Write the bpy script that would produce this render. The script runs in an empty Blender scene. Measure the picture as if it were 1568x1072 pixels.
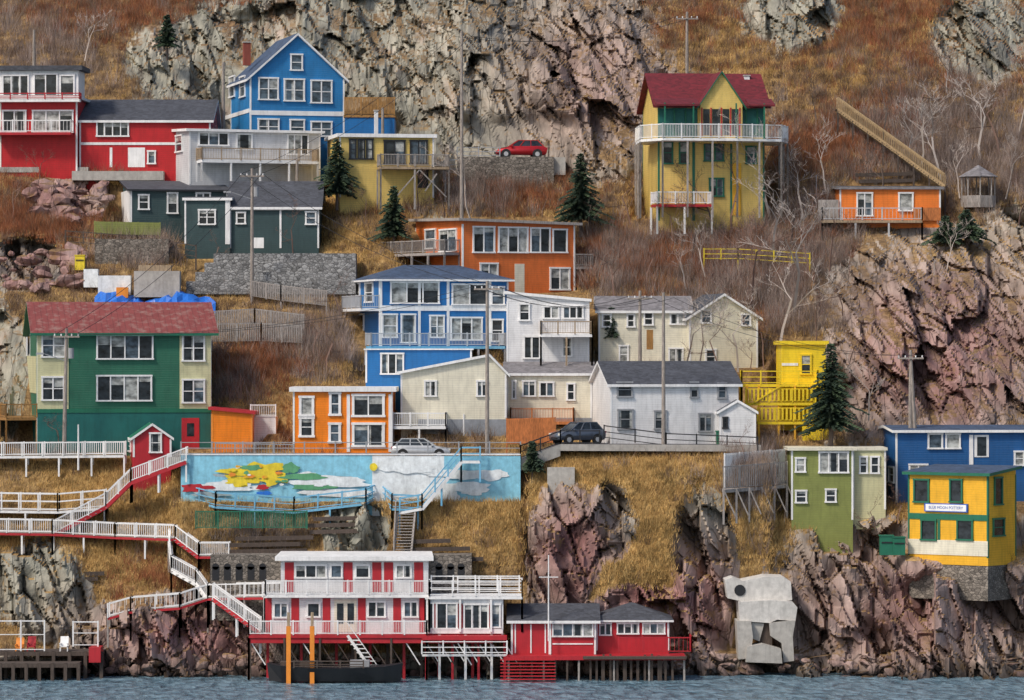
import bpy, math, random, numpy as np, bmesh
from mathutils import Vector
random.seed(7); rng=np.random.default_rng(7)
F,CX,CY,CZ=6150.,784.,536.,24.
def W(px,py,d): return ((px-CX)*d/F, d-300., CZ-(py-CY)*d/F)
PY=[-600,-300,-150,0,100,200,250,350,450,560,640,700,780,850,900,990,1035,1080,1300]
PD=[470,412,388,368,358,350,345,337,328,319,313,309,305,302,300,297.5,296,293.5,285]
GA=[(980,860,130,120,-1.2),(1160,960,50,90,2.5),(1440,520,160,120,-3.5),(1430,930,130,90,-1.),(1485,872,130,26,-2.7),(290,980,110,50,-1.5),(700,100,240,80,-3),(1100,80,90,80,3),(560,810,60,50,-.5)]
def win_(px,a,b,s=18.): return np.clip((px-a)/s+.5,0,1)*np.clip((b-px)/s+.5,0,1)
def Dsm(px,py):
    px=np.asarray(px,float); py=np.asarray(py,float)
    d=np.interp(py,PY,PD)
    wa=win_(px,268,800); wb=win_(px,806,1180)
    dA=np.interp(py,[640,690,766,769,850,900],[313,309,304.6,302.4,300.8,300]); dB=np.interp(py,[640,684,700,722,780,850,900],[313,308.6,305,303.2,302,300.8,300])
    inn=(py>640)&(py<900)
    d=np.where(inn,d*(1-wa-wb)+dA*wa+dB*wb,d)
    for cx,cy,rx,ry,a in GA: d=d+a*np.exp(-((px-cx)/rx)**2-((py-cy)/ry)**2)
    return d
RECTS=[] # x0,x1,ytop,ybase,push
# ---------------- materials
COL={
'white':((.80,.80,.80),.5,'plain'),'whitesid':((.78,.78,.79),.5,'siding'),'cream':((.78,.74,.60),.5,'siding'),'greywhite':((.60,.61,.63),.6,'siding'),
'red':((.50,.015,.02),.55,'siding'),'redp':((.43,.015,.025),.55,'plain'),'blue':((.02,.21,.50),.5,'siding'),'blue2':((.01,.15,.42),.5,'siding'),'blue3':((.012,.10,.30),.5,'siding'),
'yellow':((.76,.55,.16),.5,'siding'),'yellow2':((.84,.45,.03),.5,'siding'),'byellow':((.88,.64,.02),.5,'siding'),'paley':((.62,.60,.36),.5,'siding'),
'slate':((.038,.075,.08),.6,'siding'),'orange':((.72,.17,.035),.5,'siding'),'orange2':((.90,.24,.01),.5,'siding'),'orange3':((.86,.22,.03),.5,'siding'),
'green':((.025,.15,.09),.5,'siding'),'teal':((.01,.12,.11),.5,'plain'),'olive':((.24,.27,.075),.5,'siding'),'greent':((.012,.14,.08),.5,'plain'),
'roofdk':((.06,.065,.08),.8,'shingle'),'roofblue':((.05,.08,.14),.8,'shingle'),'roofred':((.22,.05,.045),.7,'metal'),'roofmar':((.14,.012,.018),.7,'shingle'),'roofgrey':((.20,.19,.20),.8,'shingle'),
'wood':((.36,.27,.18),.8,'wood'),'stairwood':((.37,.26,.14),.8,'wood'),'greywood':((.33,.30,.28),.85,'wood'),'owood':((.50,.17,.05),.8,'wood'),'bwood':((.33,.17,.05),.8,'wood'),'darkwood':((.08,.06,.05),.9,'wood'),
'concrete':((.42,.40,.37),.85,'conc'),'palecon':((.60,.58,.55),.85,'conc'),'found':((.25,.27,.30),.85,'conc'),'foundp':((.30,.24,.28),.85,'conc'),'brick':((.25,.06,.04),.8,'plain'),'asphalt':((.10,.10,.11),.9,'conc'),
'black':((.015,.015,.018),.5,'plain'),'metalr':((.30,.31,.33),.4,'plain'),'silver':((.52,.54,.56),.3,'car'),'cargrey':((.10,.12,.16),.3,'car'),'carred':((.45,.008,.012),.3,'car'),
'muralb':((.24,.56,.72),.6,'conc'),'muralw':((.76,.80,.82),.6,'conc'),'muraly':((.78,.60,.03),.6,'conc'),'muralg':((.10,.33,.16),.6,'conc'),'muralgr':((.36,.46,.50),.6,'conc'),
'tarp':((.02,.16,.62),.4,'plain'),'pole':((.30,.26,.23),.85,'wood'),'bark':((.12,.09,.075),.9,'plain'),'birch':((.44,.38,.34),.8,'plain'),'barkred':((.19,.115,.09),.9,'plain'),
'stone':((.20,.175,.15),.9,'stone'),'gstone':((.25,.25,.25),.9,'stone'),'needles':((.020,.042,.024),.8,'plain'),'needles2':((.045,.075,.035),.8,'plain'),'steel':((.45,.46,.48),.4,'plain'),
'orangep':((.80,.27,.03),.5,'plain'),'signblue':((.02,.10,.45),.5,'plain'),'rubber':((.02,.02,.02),.8,'plain'),'lamp':((.6,.6,.55),.2,'plain'),'bluep':((.16,.42,.62),.5,'plain'),
}
class G:
    def __init__(s,m): s.nt=m.node_tree; s.nt.nodes.clear()
    def n(s,t,props=None,**inp):
        nd=s.nt.nodes.new(t)
        for k,v in (props or {}).items(): setattr(nd,k,v)
        for k,v in inp.items():
            key=int(k[1:]) if k[0]=='i' and k[1:].isdigit() else k.replace('_',' ')
            s.set(nd.inputs[key],v)
        return nd
    def set(s,sock,v):
        if isinstance(v,bpy.types.NodeSocket): s.nt.links.new(v,sock)
        elif isinstance(v,bpy.types.Node): s.nt.links.new(v.outputs[0],sock)
        else:
            if isinstance(v,tuple) and len(v)==3 and sock.type=='RGBA': v=(*v,1)
            sock.default_value=v
    def math(s,op,a,b=0.,clamp=False): return s.n('ShaderNodeMath',{'operation':op,'use_clamp':clamp},i0=a,i1=b).outputs[0]
    def noise(s,vec,scale,detail=5,rough=.6,dist=0): return s.n('ShaderNodeTexNoise',None,Vector=vec,Scale=scale,Detail=float(detail),Roughness=rough,Distortion=float(dist)).outputs[0]
    def ramp(s,f,stops,interp='LINEAR'):
        nd=s.n('ShaderNodeValToRGB',None,Fac=f); cr=nd.color_ramp; cr.interpolation=interp
        while len(cr.elements)<len(stops): cr.elements.new(.5)
        for e,(p,c) in zip(cr.elements,stops):
            e.position=p; e.color=(*c,1) if isinstance(c,tuple) else (c,c,c,1)
        return nd.outputs[0]
    def mix(s,f,a,b,blend='MIX'):
        nd=s.n('ShaderNodeMix',{'data_type':'RGBA','blend_type':blend}); s.set(nd.inputs[0],f); s.set(nd.inputs[6],a); s.set(nd.inputs[7],b); return nd.outputs[2]
    def map(s,vec,scale=(1,1,1),rot=(0,0,0)): return s.n('ShaderNodeMapping',None,Vector=vec,Scale=scale,Rotation=rot).outputs[0]
MATS={}
def M(name):
    if name in MATS: return MATS[name]
    m=bpy.data.materials.new(name); m.use_nodes=True; g=G(m); MATS[name]=m
    out=g.n('ShaderNodeOutputMaterial')
    P=g.n('ShaderNodeTexCoord').outputs['Object']
    if name.startswith('glass'):
        c={'glass_dark':(.02,.025,.03),'glass_blue':(.06,.085,.11),'glass_curtain':(.30,.31,.30)}[name]
        nz=g.noise(g.map(P,(1,1,1.5)),1.3,3)
        col=g.mix(1.,c,g.ramp(nz,[(.35,.4),(.65,1.8)]),'MULTIPLY')
        b=g.n('ShaderNodeBsdfPrincipled',None,Base_Color=col,Roughness=.12)
        g.set(b.inputs['Normal'],g.n('ShaderNodeBump',None,Strength=.12,Distance=.05,Height=g.noise(P,1.2,2)).outputs[0])
        g.set(out.inputs[0],b); return m
    c,r,k=COL[name]
    n1=g.noise(P,.7,4,.65); n2=g.noise(g.map(P,(3,3,.35)),1.6,3,.6)
    col=g.mix(1.,c,g.ramp(n1,[(.3,.84),(.7,1.08)]),'MULTIPLY')
    col=g.mix(.40,col,g.ramp(n2,[(.28,.62),(.52,1.05)]),'MULTIPLY')
    h=n1
    sx=g.n('ShaderNodeSeparateXYZ',None,Vector=P).outputs
    if k=='siding':
        fr=g.math('FRACT',g.math('MULTIPLY',sx[2],5.6)); h=fr
        col=g.mix(1.,col,g.ramp(fr,[(0,.74),(.2,1.),(1,1.03)]),'MULTIPLY')
    elif k=='shingle':
        v=g.n('ShaderNodeTexVoronoi',None,Vector=g.map(P,(2.2,2.2,5)),Scale=1.5).outputs['Color']
        vv=g.n('ShaderNodeSeparateColor',None,Color=v).outputs[0]
        col=g.mix(.7,col,g.ramp(vv,[(0,.6),(1,1.4)]),'MULTIPLY'); h=g.noise(P,9,2)
    elif k=='metal':
        fr=g.math('FRACT',g.math('MULTIPLY',sx[0],2.2)); col=g.mix(1.,col,g.ramp(fr,[(0,.55),(.12,1.),(1,1.)]),'MULTIPLY')
        col=g.mix(g.ramp(g.noise(g.map(P,(2,2,1)),.9,6),[(.5,0.),(.7,.7)]),col,(.30,.20,.17)); h=fr
    elif k=='wood':
        w=g.noise(g.map(P,(6,6,1.2)),2,3); col=g.mix(.8,col,g.ramp(w,[(.3,.55),(.7,1.35)]),'MULTIPLY'); h=w
    elif k=='conc':
        w=g.noise(P,2.2,5,.7); col=g.mix(.6,col,g.ramp(w,[(.3,.65),(.7,1.25)]),'MULTIPLY'); h=w
    elif k=='stone':
        q=g.mix(.15,g.map(P,(1,1,1.5)),g.n('ShaderNodeTexNoise',None,Vector=P,Scale=1.5).outputs['Color'],'ADD')
        vn=g.n('ShaderNodeTexVoronoi',{'feature':'DISTANCE_TO_EDGE'},Vector=q,Scale=3.2).outputs[0]
        vc=g.n('ShaderNodeTexVoronoi',None,Vector=q,Scale=3.2).outputs['Color']; vs=g.n('ShaderNodeSeparateColor',None,Color=vc).outputs[0]
        col=g.mix(1.,col,g.ramp(vs,[(0,.6),(1,1.5)]),'MULTIPLY'); col=g.mix(1.,col,g.ramp(vn,[(0,.2),(.09,1.)]),'MULTIPLY'); h=g.ramp(vn,[(0,0.),(.2,1.)])
    b=g.n('ShaderNodeBsdfPrincipled',None,Base_Color=col,Roughness=r)
    if k=='car': b.inputs['Metallic'].default_value=.3; b.inputs['Coat Weight'].default_value=.6
    else: g.set(b.inputs['Normal'],g.n('ShaderNodeBump',None,Strength=.5,Distance=.04,Height=h).outputs[0])
    g.set(out.inputs[0],b); return m
# ---------------- mesh builder
QB=[(0,3,2,1),(4,5,6,7),(0,1,5,4),(1,2,6,5),(2,3,7,6),(3,0,4,7)]
class MB:
    def __init__(s): s.v=[];s.f=[];s.m=[];s.mats=[]
    def add(s,vs,fs,m):
        if m not in s.mats: s.mats.append(m)
        o=len(s.v); s.v+=[tuple(v) for v in vs]; i=s.mats.index(m)
        for f in fs: s.f.append([o+k for k in f]); s.m.append(i)
    def box(s,x0,x1,y0,y1,z0,z1,m):
        if x0>x1:x0,x1=x1,x0
        if y0>y1:y0,y1=y1,y0
        if z0>z1:z0,z1=z1,z0
        s.add([(x0,y0,z0),(x1,y0,z0),(x1,y1,z0),(x0,y1,z0),(x0,y0,z1),(x1,y0,z1),(x1,y1,z1),(x0,y1,z1)],QB,m)
    def beam(s,p,q,w,m,h=None):
        p=Vector(p);q=Vector(q);d=q-p
        if d.length<1e-5: return
        d.normalize(); h=h or w
        a=Vector((1,0,0)) if abs(d.z)>.97 else d.cross(Vector((0,0,1))).normalized()
        b=a.cross(d).normalized(); a=a*w/2; b=b*h/2
        s.add([p-a-b,p+a-b,p+a+b,p-a+b,q-a-b,q+a-b,q+a+b,q-a+b],QB,m)
    def slab(s,pts,t,m,em):
        n=len(pts); top=[tuple(p) for p in pts]; bot=[(p[0],p[1],p[2]-t) for p in pts]
        s.add(top,[tuple(range(n))],m)
        s.add(top+bot,[tuple(reversed(range(n,2*n)))]+[(i,n+i,n+(i+1)%n,(i+1)%n) for i in range(n)],em)
    def prism(s,pts,y0,y1,m):
        n=len(pts); s.add([(x,y0,z) for x,z in pts]+[(x,y1,z) for x,z in pts],[tuple(range(n)),tuple(reversed(range(n,2*n)))]+[(i,n+i,n+(i+1)%n,(i+1)%n) for i in range(n)],m)
    def cyl(s,c,r,axis,l,m,n=12,r2=None):
        r2=r if r2 is None else r2; vs=[]
        for k,(rr) in enumerate((r,r2)):
            for i in range(n):
                a=2*math.pi*i/n; u,v=rr*math.cos(a),rr*math.sin(a); o=l*k
                vs.append({'z':(c[0]+u,c[1]+v,c[2]+o),'y':(c[0]+u,c[1]+o,c[2]+v),'x':(c[0]+o,c[1]+u,c[2]+v)}[axis])
        s.add(vs,[tuple(range(n)),tuple(range(n,2*n))]+[(i,(i+1)%n,n+(i+1)%n,n+i) for i in range(n)],m)
    def rail(s,pts,m,h=1.,sp=.17,pw=.03,post=1.6,top=.08):
        for p,q in zip(pts[:-1],pts[1:]):
            p=Vector(p);q=Vector(q);L=(q-p).length; up=Vector((0,0,h))
            s.beam(p+up,q+up,top,m); s.beam(p+Vector((0,0,.12)),q+Vector((0,0,.12)),.06,m)
            n=max(1,round(L/post))
            for i in range(n+1): a=p.lerp(q,i/n); s.beam(a,a+Vector((0,0,h+.08)),.10,m)
            if sp:
                k=max(1,int(L/sp))
                for i in range(1,k): a=p.lerp(q,i/k); s.beam(a+Vector((0,0,.12)),a+up,pw,m)
            else: s.beam(p+up*.55,q+up*.55,.06,m)
    def build(s,name,parent=None,smooth=False):
        me=bpy.data.meshes.new(name); me.from_pydata(s.v,[],s.f)
        for m in s.mats: me.materials.append(M(m))
        me.polygons.foreach_set('material_index',s.m)
        me.update(); bm=bmesh.new(); bm.from_mesh(me); bmesh.ops.recalc_face_normals(bm,faces=bm.faces); bm.to_mesh(me); bm.free()
        o=bpy.data.objects.new(name,me); bpy.context.scene.collection.objects.link(o)
        if parent: o.parent=parent
        return o
def empty(name,loc=(0,0,0),rz=0):
    e=bpy.data.objects.new(name,None); e.location=loc; e.rotation_euler=(0,0,rz); e.empty_display_size=.5
    bpy.context.scene.collection.objects.link(e); return e
class H:
    def __init__(s,name,x0,x1,yb,yt,wall,side=0,L=8.,d=None,below=3.,trim='white',corner=True,push=2.5,off=.6):
        s.d=d or float(Dsm((x0+x1)/2,yb))-off; s.L=L
        s.th=math.asin(max(-.9,min(.9,side*s.d/F/L))) if side else 0.
        s.O=W(x0,yb,s.d); c,sn=math.cos(s.th),math.sin(s.th); s.c,s.s=c,sn
        k=(x1-CX)/F; s.w=(k*s.d-s.O[0])/(c-k*sn); s.h=(yb-yt)*s.d/F; s.px=s.d/F
        s.e=empty(name,s.O,s.th); s.p={}; s.trim=trim; s.wall=wall
        RECTS.append((x0-max(0,side)-4,x1+max(0,-side)+4,yt-10,yb,push))
        s.P('walls').box(0,s.w,0,L,-below,s.h,wall)
        if corner and trim:
            t=.14
            for (x,y) in ((0,0),(s.w,0),(0,L),(s.w,L)):
                s.P('trim').box(x-(.03 if x==0 else t-.03),x+(t-.03 if x==0 else .03),y-(.03 if y==0 else t-.03),y+(t-.03 if y==0 else .03),0,s.h-.003,trim)
    def P(s,n): return s.p.setdefault(n,MB())
    def loc(s,face,px,py):
        if face=='front': o=(0,0);u=(1,0)
        elif face=='left': o=(0,0);u=(0,1)
        elif face=='right': o=(s.w,0);u=(0,1)
        elif isinstance(face,tuple): o=(0,face[0]);u=(1,0)
        ox=s.O[0]+o[0]*s.c-o[1]*s.s; oy=s.O[1]+300+o[0]*s.s+o[1]*s.c
        ux=u[0]*s.c-u[1]*s.s; uy=u[0]*s.s+u[1]*s.c; k=(px-CX)/F
        t=(k*oy-ox)/(ux-k*uy); dd=oy+t*uy
        return t,CZ-(py-CY)*dd/F-s.O[2]
    def fb(s,face,x0,y0,x1,y1,mat,n0=-.05,n1=.02,part='panels'):
        ta,_=s.loc(face,x0,y0); tb,_=s.loc(face,x1,y0); _,za=s.loc(face,(x0+x1)/2,y0); _,zb=s.loc(face,(x0+x1)/2,y1)
        s.lb(face,ta,tb,zb,za,mat,n0,n1,part)
    def lb(s,face,ta,tb,z0,z1,mat,n0,n1,part):
        p=s.P(part)
        if face=='front': p.box(ta,tb,-n1,-n0,z0,z1,mat)
        elif face=='left': p.box(-n1,-n0,ta,tb,z0,z1,mat)
        elif face=='right': p.box(s.w+n0,s.w+n1,ta,tb,z0,z1,mat)
        else: p.box(ta,tb,face[0]-n1,face[0]-n0,z0,z1,mat)
    def win(s,face,x0,y0,x1,y1,cols=1,rows=2,g=None,trim=None,tw=.13):
        ta,_=s.loc(face,x0,y0); tb,_=s.loc(face,x1,y0); _,za=s.loc(face,(x0+x1)/2,y0); _,zb=s.loc(face,(x0+x1)/2,y1)
        if ta>tb: ta,tb=tb,ta
        tr=trim or s.trim or 'white'
        base=.022
        for i in range(cols):
            a=ta+(tb-ta)*i/cols; b=ta+(tb-ta)*(i+1)/cols
            q=random.random(); gl=g or ('glass_dark' if q<.55 else 'glass_blue' if q<.85 else 'glass_curtain')
            s.lb(face,a+.02,b-.02,zb+.02,za-.02,gl,-.02,base+.01,'windows')
            if g!='glass_dark':
                q=random.random(); W_=b-a
                if q<.35: hh=(za-zb)*random.uniform(.2,.5); s.lb(face,a+.04,b-.04,za-hh,za-.04,'glass_curtain',-.01,base+.014,'windows')
                elif q<.6:
                    cw=W_*random.uniform(.15,.3); s.lb(face,a+.04,a+cw,zb+.04,za-.04,'glass_curtain',-.01,base+.014,'windows'); s.lb(face,b-cw,b-.04,zb+.04,za-.04,'glass_curtain',-.01,base+.014,'windows')
            if i: s.lb(face,a-.05,a+.05,zb,za,tr,-.01,base+.07,'windows')
            if rows==2: s.lb(face,a+.05,b-.05,(za+zb)/2-.035,(za+zb)/2+.035,tr,-.01,base+.05,'windows')
        s.lb(face,ta-tw*.3,ta+tw*.7,zb,za,tr,-.01,base+.09,'windows'); s.lb(face,tb-tw*.7,tb+tw*.3,zb,za,tr,-.01,base+.09,'windows')
        s.lb(face,ta-tw*.5,tb+tw*.5,za-.03,za+tw*.8,tr,-.01,base+.11,'windows'); s.lb(face,ta-tw*.6,tb+tw*.6,zb-tw*.7,zb+.03,tr,-.01,base+.15,'windows')
    def wins(s,L,**k):
        for w in L: s.win(*w,**k)
    def flat(s,mat='roofdk',o=.35,t=.22,fas=None,dzl=0,dzr=0,dzf=0,dzb=0):
        fas=fas or s.trim or 'white'; z=s.h+t+.01
        def zz(x,y): return z+dzl*(1-x/s.w)+dzr*x/s.w+dzf*(1-y/s.L)+dzb*y/s.L
        pts=[(x,y,zz(x,y)) for x,y in ((-o,-o),(s.w+o,-o),(s.w+o,s.L+o),(-o,s.L+o))]
        s.P('roof').slab(pts,t,mat,fas)
        if dzl or dzr or dzf or dzb:
            b=[(0,0),(s.w,0),(s.w,s.L),(0,s.L)]
            s.P('walls').add([(x,y,s.h-.01) for x,y in b]+[(x,y,zz(x,y)-t) for x,y in b],QB[2:],s.wall)
    def gable(s,axis,rise,mat,o=.4,fas=None,t=.2,off=.5,x0=0,x1=None,y0=0,y1=None,z=None):
        fas=fas or s.trim or 'white'; x1=s.w if x1 is None else x1; y1=s.L if y1 is None else y1; h=s.h if z is None else z; r=rise*s.px; e=.005
        R=s.P('roof'); Wl=s.P('walls')
        if axis=='x':
            ym=y0+(y1-y0)*off; f=r/(ym-y0); b=r/(y1-ym)
            R.slab([(x0-o,y0-o,h-f*o+t),(x1+o,y0-o,h-f*o+t),(x1+o,ym,h+r+t),(x0-o,ym,h+r+t)],t,mat,fas)
            R.slab([(x0-o,ym+e,h+r+t),(x1+o,ym+e,h+r+t),(x1+o,y1+o,h-b*o+t),(x0-o,y1+o,h-b*o+t)],t,mat,fas)
            for x in (x0+.002,x1-.002): Wl.add([(x,y0,h-.01),(x,y1,h-.01),(x,ym,h+r)],[(0,1,2)],s.wall)
        else:
            xm=x0+(x1-x0)*off; l=r/(xm-x0); rr=r/(x1-xm)
            R.slab([(x0-o,y0-o,h-l*o+t),(xm-e,y0-o,h+r+t),(xm-e,y1+o,h+r+t),(x0-o,y1+o,h-l*o+t)],t,mat,fas)
            R.slab([(xm+e,y0-o,h+r+t),(x1+o,y0-o,h-rr*o+t),(x1+o,y1+o,h-rr*o+t),(xm+e,y1+o,h+r+t)],t,mat,fas)
            for y in (y0+.002,y1-.002): Wl.add([(x0,y,h-.01),(x1,y,h-.01),(xm,y,h+r)],[(0,1,2)],s.wall)
    def hip(s,rise,mat,o=.4,fas=None,ins=None):
        fas=fas or s.trim; r=rise*s.px; h=s.h+.01; i=ins or s.L/2; R=s.P('roof'); x0,x1,y0,y1=-o,s.w+o,-o,s.L+o; ym=s.L/2
        R.slab([(x0,y0,h+.12),(x1,y0,h+.12),(x1,y1,h+.12),(x0,y1,h+.12)],.14,mat,fas)
        a=(i,ym,h+r);b=(s.w-i,ym,h+r); c=[(x0,y0,h+.125),(x1,y0,h+.125),(x1,y1,h+.125),(x0,y1,h+.125)]
        R.add(c+[a,b],[(0,1,5,4),(1,2,5),(2,3,4,5),(3,0,4)],mat)
    def deck(s,pts,z,rm,fm,post=3.,h=1.,sp=.17,pm=None,fas=None,rh=True,pstep=2.4):
        D=s.P('deck'); poly=[(x,y,z) for x,y in pts]; D.slab(poly,.22,fm,fas or fm)
        if rh: D.rail([(x,y,z) for x,y in pts],rm,h=h,sp=sp)
        if post:
            for a,b in zip(poly[:-1],poly[1:]):
                a=Vector(a);b=Vector(b);n=max(1,round((b-a).length/pstep))
                for i in range(n+1):
                    q=a.lerp(b,i/n); q.y+=.1; D.beam(q-Vector((0,0,.2)),q-Vector((0,0,post)),.15,pm or rm)
    def fdeck(s,x0,x1,py,out,rm,fm,post=3.,y0=0,**k):
        a,z=s.loc('front',x0,py); b,_=s.loc('front',x1,py); s.deck([(a,y0-.03),(a,-out),(b,-out),(b,y0-.03)],z,rm,fm,post,**k); return a,b,z
    def chim(s,px,py0,py1,y,mat='brick',w=.6):
        x,z1=s.loc('front',px,py0); _,z0=s.loc('front',px,py1); s.P('chimney').box(x-w/2,x+w/2,y,y+w,z0,z1,mat); s.P('chimney').box(x-w/2-.06,x+w/2+.06,y-.06,y+w+.06,z1,z1+.1,'concrete')
    def fin(s):
        for n,b in s.p.items(): b.build(n,s.e)
# ================= HOUSES
f='front'
a=H('red_house',0,118,262,152,'red',L=7,side=-6); a.flat('roofdk',o=.3)
a.fb(f,-2,108,120,150,'white',-3.5,.0,'upper_room'); a.P('roof').box(-.3,a.w+.5,-.4,4,a.loc(f,0,108)[1],a.loc(f,0,101)[1],'roofdk')
a.wins([(f,4,116,44,146,3,1),(f,52,114,88,146,2,1),(f,92,116,114,146,1,1),(f,50,170,112,202,3,1),(f,4,170,40,202,2,1)])
a.fdeck(-6,112,204,1.4,'white','redp',0,sp=.3); a.fdeck(-8,124,153,.8,'redp','white',0,h=.5,sp=0); a.fin()
a=H('red_house',122,322,258,186,'red',L=9,side=0); a.gable('x',36,'roofdk',o=.3,off=.6); a.wins([(f,148,186,197,208,4,1),(f,226,232,238,250,1,1)]); a.fb(f,196,226,222,256,'white',part='door'); a.fb(f,168,226,172,256,'white'); a.fb(f,122,218,322,222,'white',-.02,.05); a.fin()
a=H('blue_gable_house',383,527,262,119,'blue',side=40,L=9,d=345,push=9); a.gable('y',66,'roofblue',o=.35)
a.wins([(f,396,120,426,152,2,2),(f,435,122,466,154,2,2),(f,476,124,508,157,2,2),(f,445,84,463,107),(f,395,183,427,205,2,2),(f,444,184,466,206,1,2),(f,476,187,508,208,2,2),('left',352,118,360,148),('left',368,118,376,148)],g='glass_blue')
a.fb(f,383,170,527,177,'white',-.02,.05); a.fb('left',344,172,382,178,'white',-.02,.05); a.chim(392,60,95,4); a.fin()
a=H('wood_deck',528,604,215,180,'blue2',L=5,d=345.5,corner=False,push=6); a.flat('bwood',fas='bwood',o=.1); a.P('deck').rail([(0,-.1,a.h+.2),(a.w,-.1,a.h+.2)],'bwood',h=1.5,sp=.12,pw=.09); a.fin()
a=H('white_flat_house',290,490,282,201,'greywhite',side=48,L=8,d=339.5,push=4); a.flat('roofdk',o=.35,dzb=.3)
a.wins([(f,304,204,350,222,3,1),(f,362,206,386,228,1,1),(f,440,207,472,236,3,1),('left',252,208,262,232),('left',270,208,280,232)]); a.fdeck(301,478,246,1.8,'wood','white',1.8,pm='white',sp=.14); a.fin()
a=H('yellow_flat_house',520,664,302,210,'yellow',side=24,L=7,d=338.5,push=3.5); a.flat('roofdk',o=.25,t=.3,fas='white')
a.wins([(f,535,214,545,243),(f,548,214,558,243),(f,561,214,571,243),(f,588,216,620,250,2,1),(f,628,216,654,250,2,1),(f,640,262,655,286)],trim='black')
a.fdeck(578,682,256,1.8,'greywood','wood',3.6,sp=.13); a.P('deck').beam((a.w-1,-1.6,.5),(a.w,-1.6,2.),.1,'greywood'); a.P('deck').beam((a.w-1.5,-1.7,2.3),(a.w+.8,-1.7,0),.1,'greywood');a.P('deck').beam((a.w-3.5,-1.7,0),(a.w-1.5,-1.7,2.3),.1,'greywood'); a.chim(582,168,212,2,'white',.3); a.fin()
a=H('slate_house',283,352,374,307,'slate',L=6,d=333.5); a.flat('roofdk',o=.2,dzb=.4); a.wins([(f,304,322,330,343,2,2)]); a.fb(f,345,307,352,374,'white',-.02,.05); a.fin()
a=H('slate_house',200,348,346,292,'slate',L=6,side=22,d=335.5,push=3.5); a.flat('roofdk',o=.3,t=.15,dzb=.9,fas='black'); a.wins([(f,212,299,228,320),(f,256,296,272,326),(f,300,296,322,304,2,1)]); a.fb('left',178,294,199,346,'white'); a.fin()
a=H('slate_house',352,488,380,318,'slate',L=8,d=333.8,push=3.5); a.gable('x',40,'roofdk',o=.3,off=.5); a.wins([(f,468,325,484,343),(f,362,326,376,342)]); 
a.fb(f,352,318,488,322,'white',-.02,.04);a.fb(f,428,322,431,380,'white',-.02,.05); a.fb(f,384,364,404,380,'white',part='door'); a.fin()
a=H('orange_house',708,880,452,343,'orange',side=76,L=11); a.flat('roofdk',o=.5,dzb=.25,dzl=.25,fas='greywood')
a.wins([(f,724,348,757,386,2,1),(f,763,349,808,386,3,1),(f,812,350,842,386,2,1),(f,846,352,868,386,1,1),(f,842,411,872,443,2,1),('left',652,352,668,380),('left',674,352,700,384,2,1),(f,735,404,762,430,2,1)])
a.fb(f,788,404,803,450,'cream',part='door')
z=a.loc('left',650,390)[1]; a.deck([(-.03,0.5),(-1.6,-.2),(-3.5,10),(-.03,10)],z,'greywood','greywood',3.,sp=.15)
a.deck([(a.w+.03,6),(a.w+1.6,6),(a.w+1.6,0),(a.w+.03,0)],a.loc(f,880,408)[1],'greywood','greywood',3.); a.fin()
a=H('blue_balcony_house',581,778,536,430,'blue2',side=44,L=9,below=1); a.hip(26,'roofblue',o=.45,ins=3)
a.wins([(f,598,433,672,464,3,1),(f,692,436,746,466,2,1),(f,752,440,772,466,1,2),(f,585,482,608,516,1,2),(f,614,482,636,524,1,1),(f,658,484,680,516,2,2),(f,690,487,738,520,3,1),(f,752,490,770,522),('left',541,435,552,460),('left',560,434,572,462),('left',548,482,558,515)])
for x in (581,640,684,748): a.fb(f,x,430,x+4,534,'white',-.02,.06)
a.fb(f,581,468,778,476,'white',-.02,.07); a.fb(f,581,426,778,431,'white',-.02,.08)
z=a.loc(f,600,472)[1]; a.deck([(-.03,0),(-1.5,0),(-1.5,7),(-.03,7)],z,'steel','white',0)
a.fdeck(560,764,530,2.0,'steel','bluep',1.5,sp=.12); a.fin()
a=H('blue_annex',560,722,586,536,'blue2',L=6,d=316.0); a.flat('bluep',o=.15,t=.1); a.wins([(f,583,542,618,572,3,1)]); a.fin()
a=H('white_balcony_house',776,902,562,462,'whitesid',L=7,side=0); a.flat('roofgrey',o=.2,dzl=.6)
a.wins([(f,795,466,811,490,1,2),(f,832,470,856,487,2,1),(f,862,470,893,487,3,1),(f,802,516,827,548,2,1),(f,861,518,876,545)]); a.fdeck(828,906,512,1.6,'wood','white',2.6,sp=.13); a.fin()
a=H('cream_house',1056,1160,565,487,'cream',side=30,L=9,d=319); a.gable('y',34,'roofdk',o=.35); a.wins([(f,1073,476,1089,494),(f,1135,482,1149,498),(f,1080,536,1096,556)]); a.fin()
a=H('cream_house',917,1056,562,478,'cream',L=8,d=320); a.gable('x',22,'roofgrey',o=.3)
a.wins([(f,986,479,1000,497),(f,1026,481,1050,496,2,1),(f,922,482,936,500),(f,960,482,972,500),(f,948,530,962,556),(f,1024,534,1046,556,2,1)]); a.fb(f,990,505,1000,535,'bwood',part='door'); a.fin()
a=H('white_long_house',776,906,650,574,'cream',L=7,side=0,d=314.5); a.gable('x',16,'roofgrey',o=.3); a.wins([(f,800,584,820,606,2,1),(f,826,586,848,606,2,1),(f,868,588,880,612,1,2),(f,784,584,790,610)]); a.fb(f,776,640,906,660,'found',-.02,.05)
a.fdeck(782,878,645,2.2,'owood','owood',3.,sp=.12,fas='owood'); a.fin()
a=H('white_long_house',614,775,640,572,'cream',L=8,side=0,d=311); a.gable('y',26,'greywhite',o=.3,off=.84); a.wins([(f,650,584,668,606,2,1),(f,730,584,746,606,2,1)]); a.fb(f,640,642,775,690,'found',-.5,.05,'foundation')
a.fdeck(602,683,652,1.8,'white','white',2.2,sp=.13); a.fb(f,709,634,711,682,'white',-.02,.08); a.fin()
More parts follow.
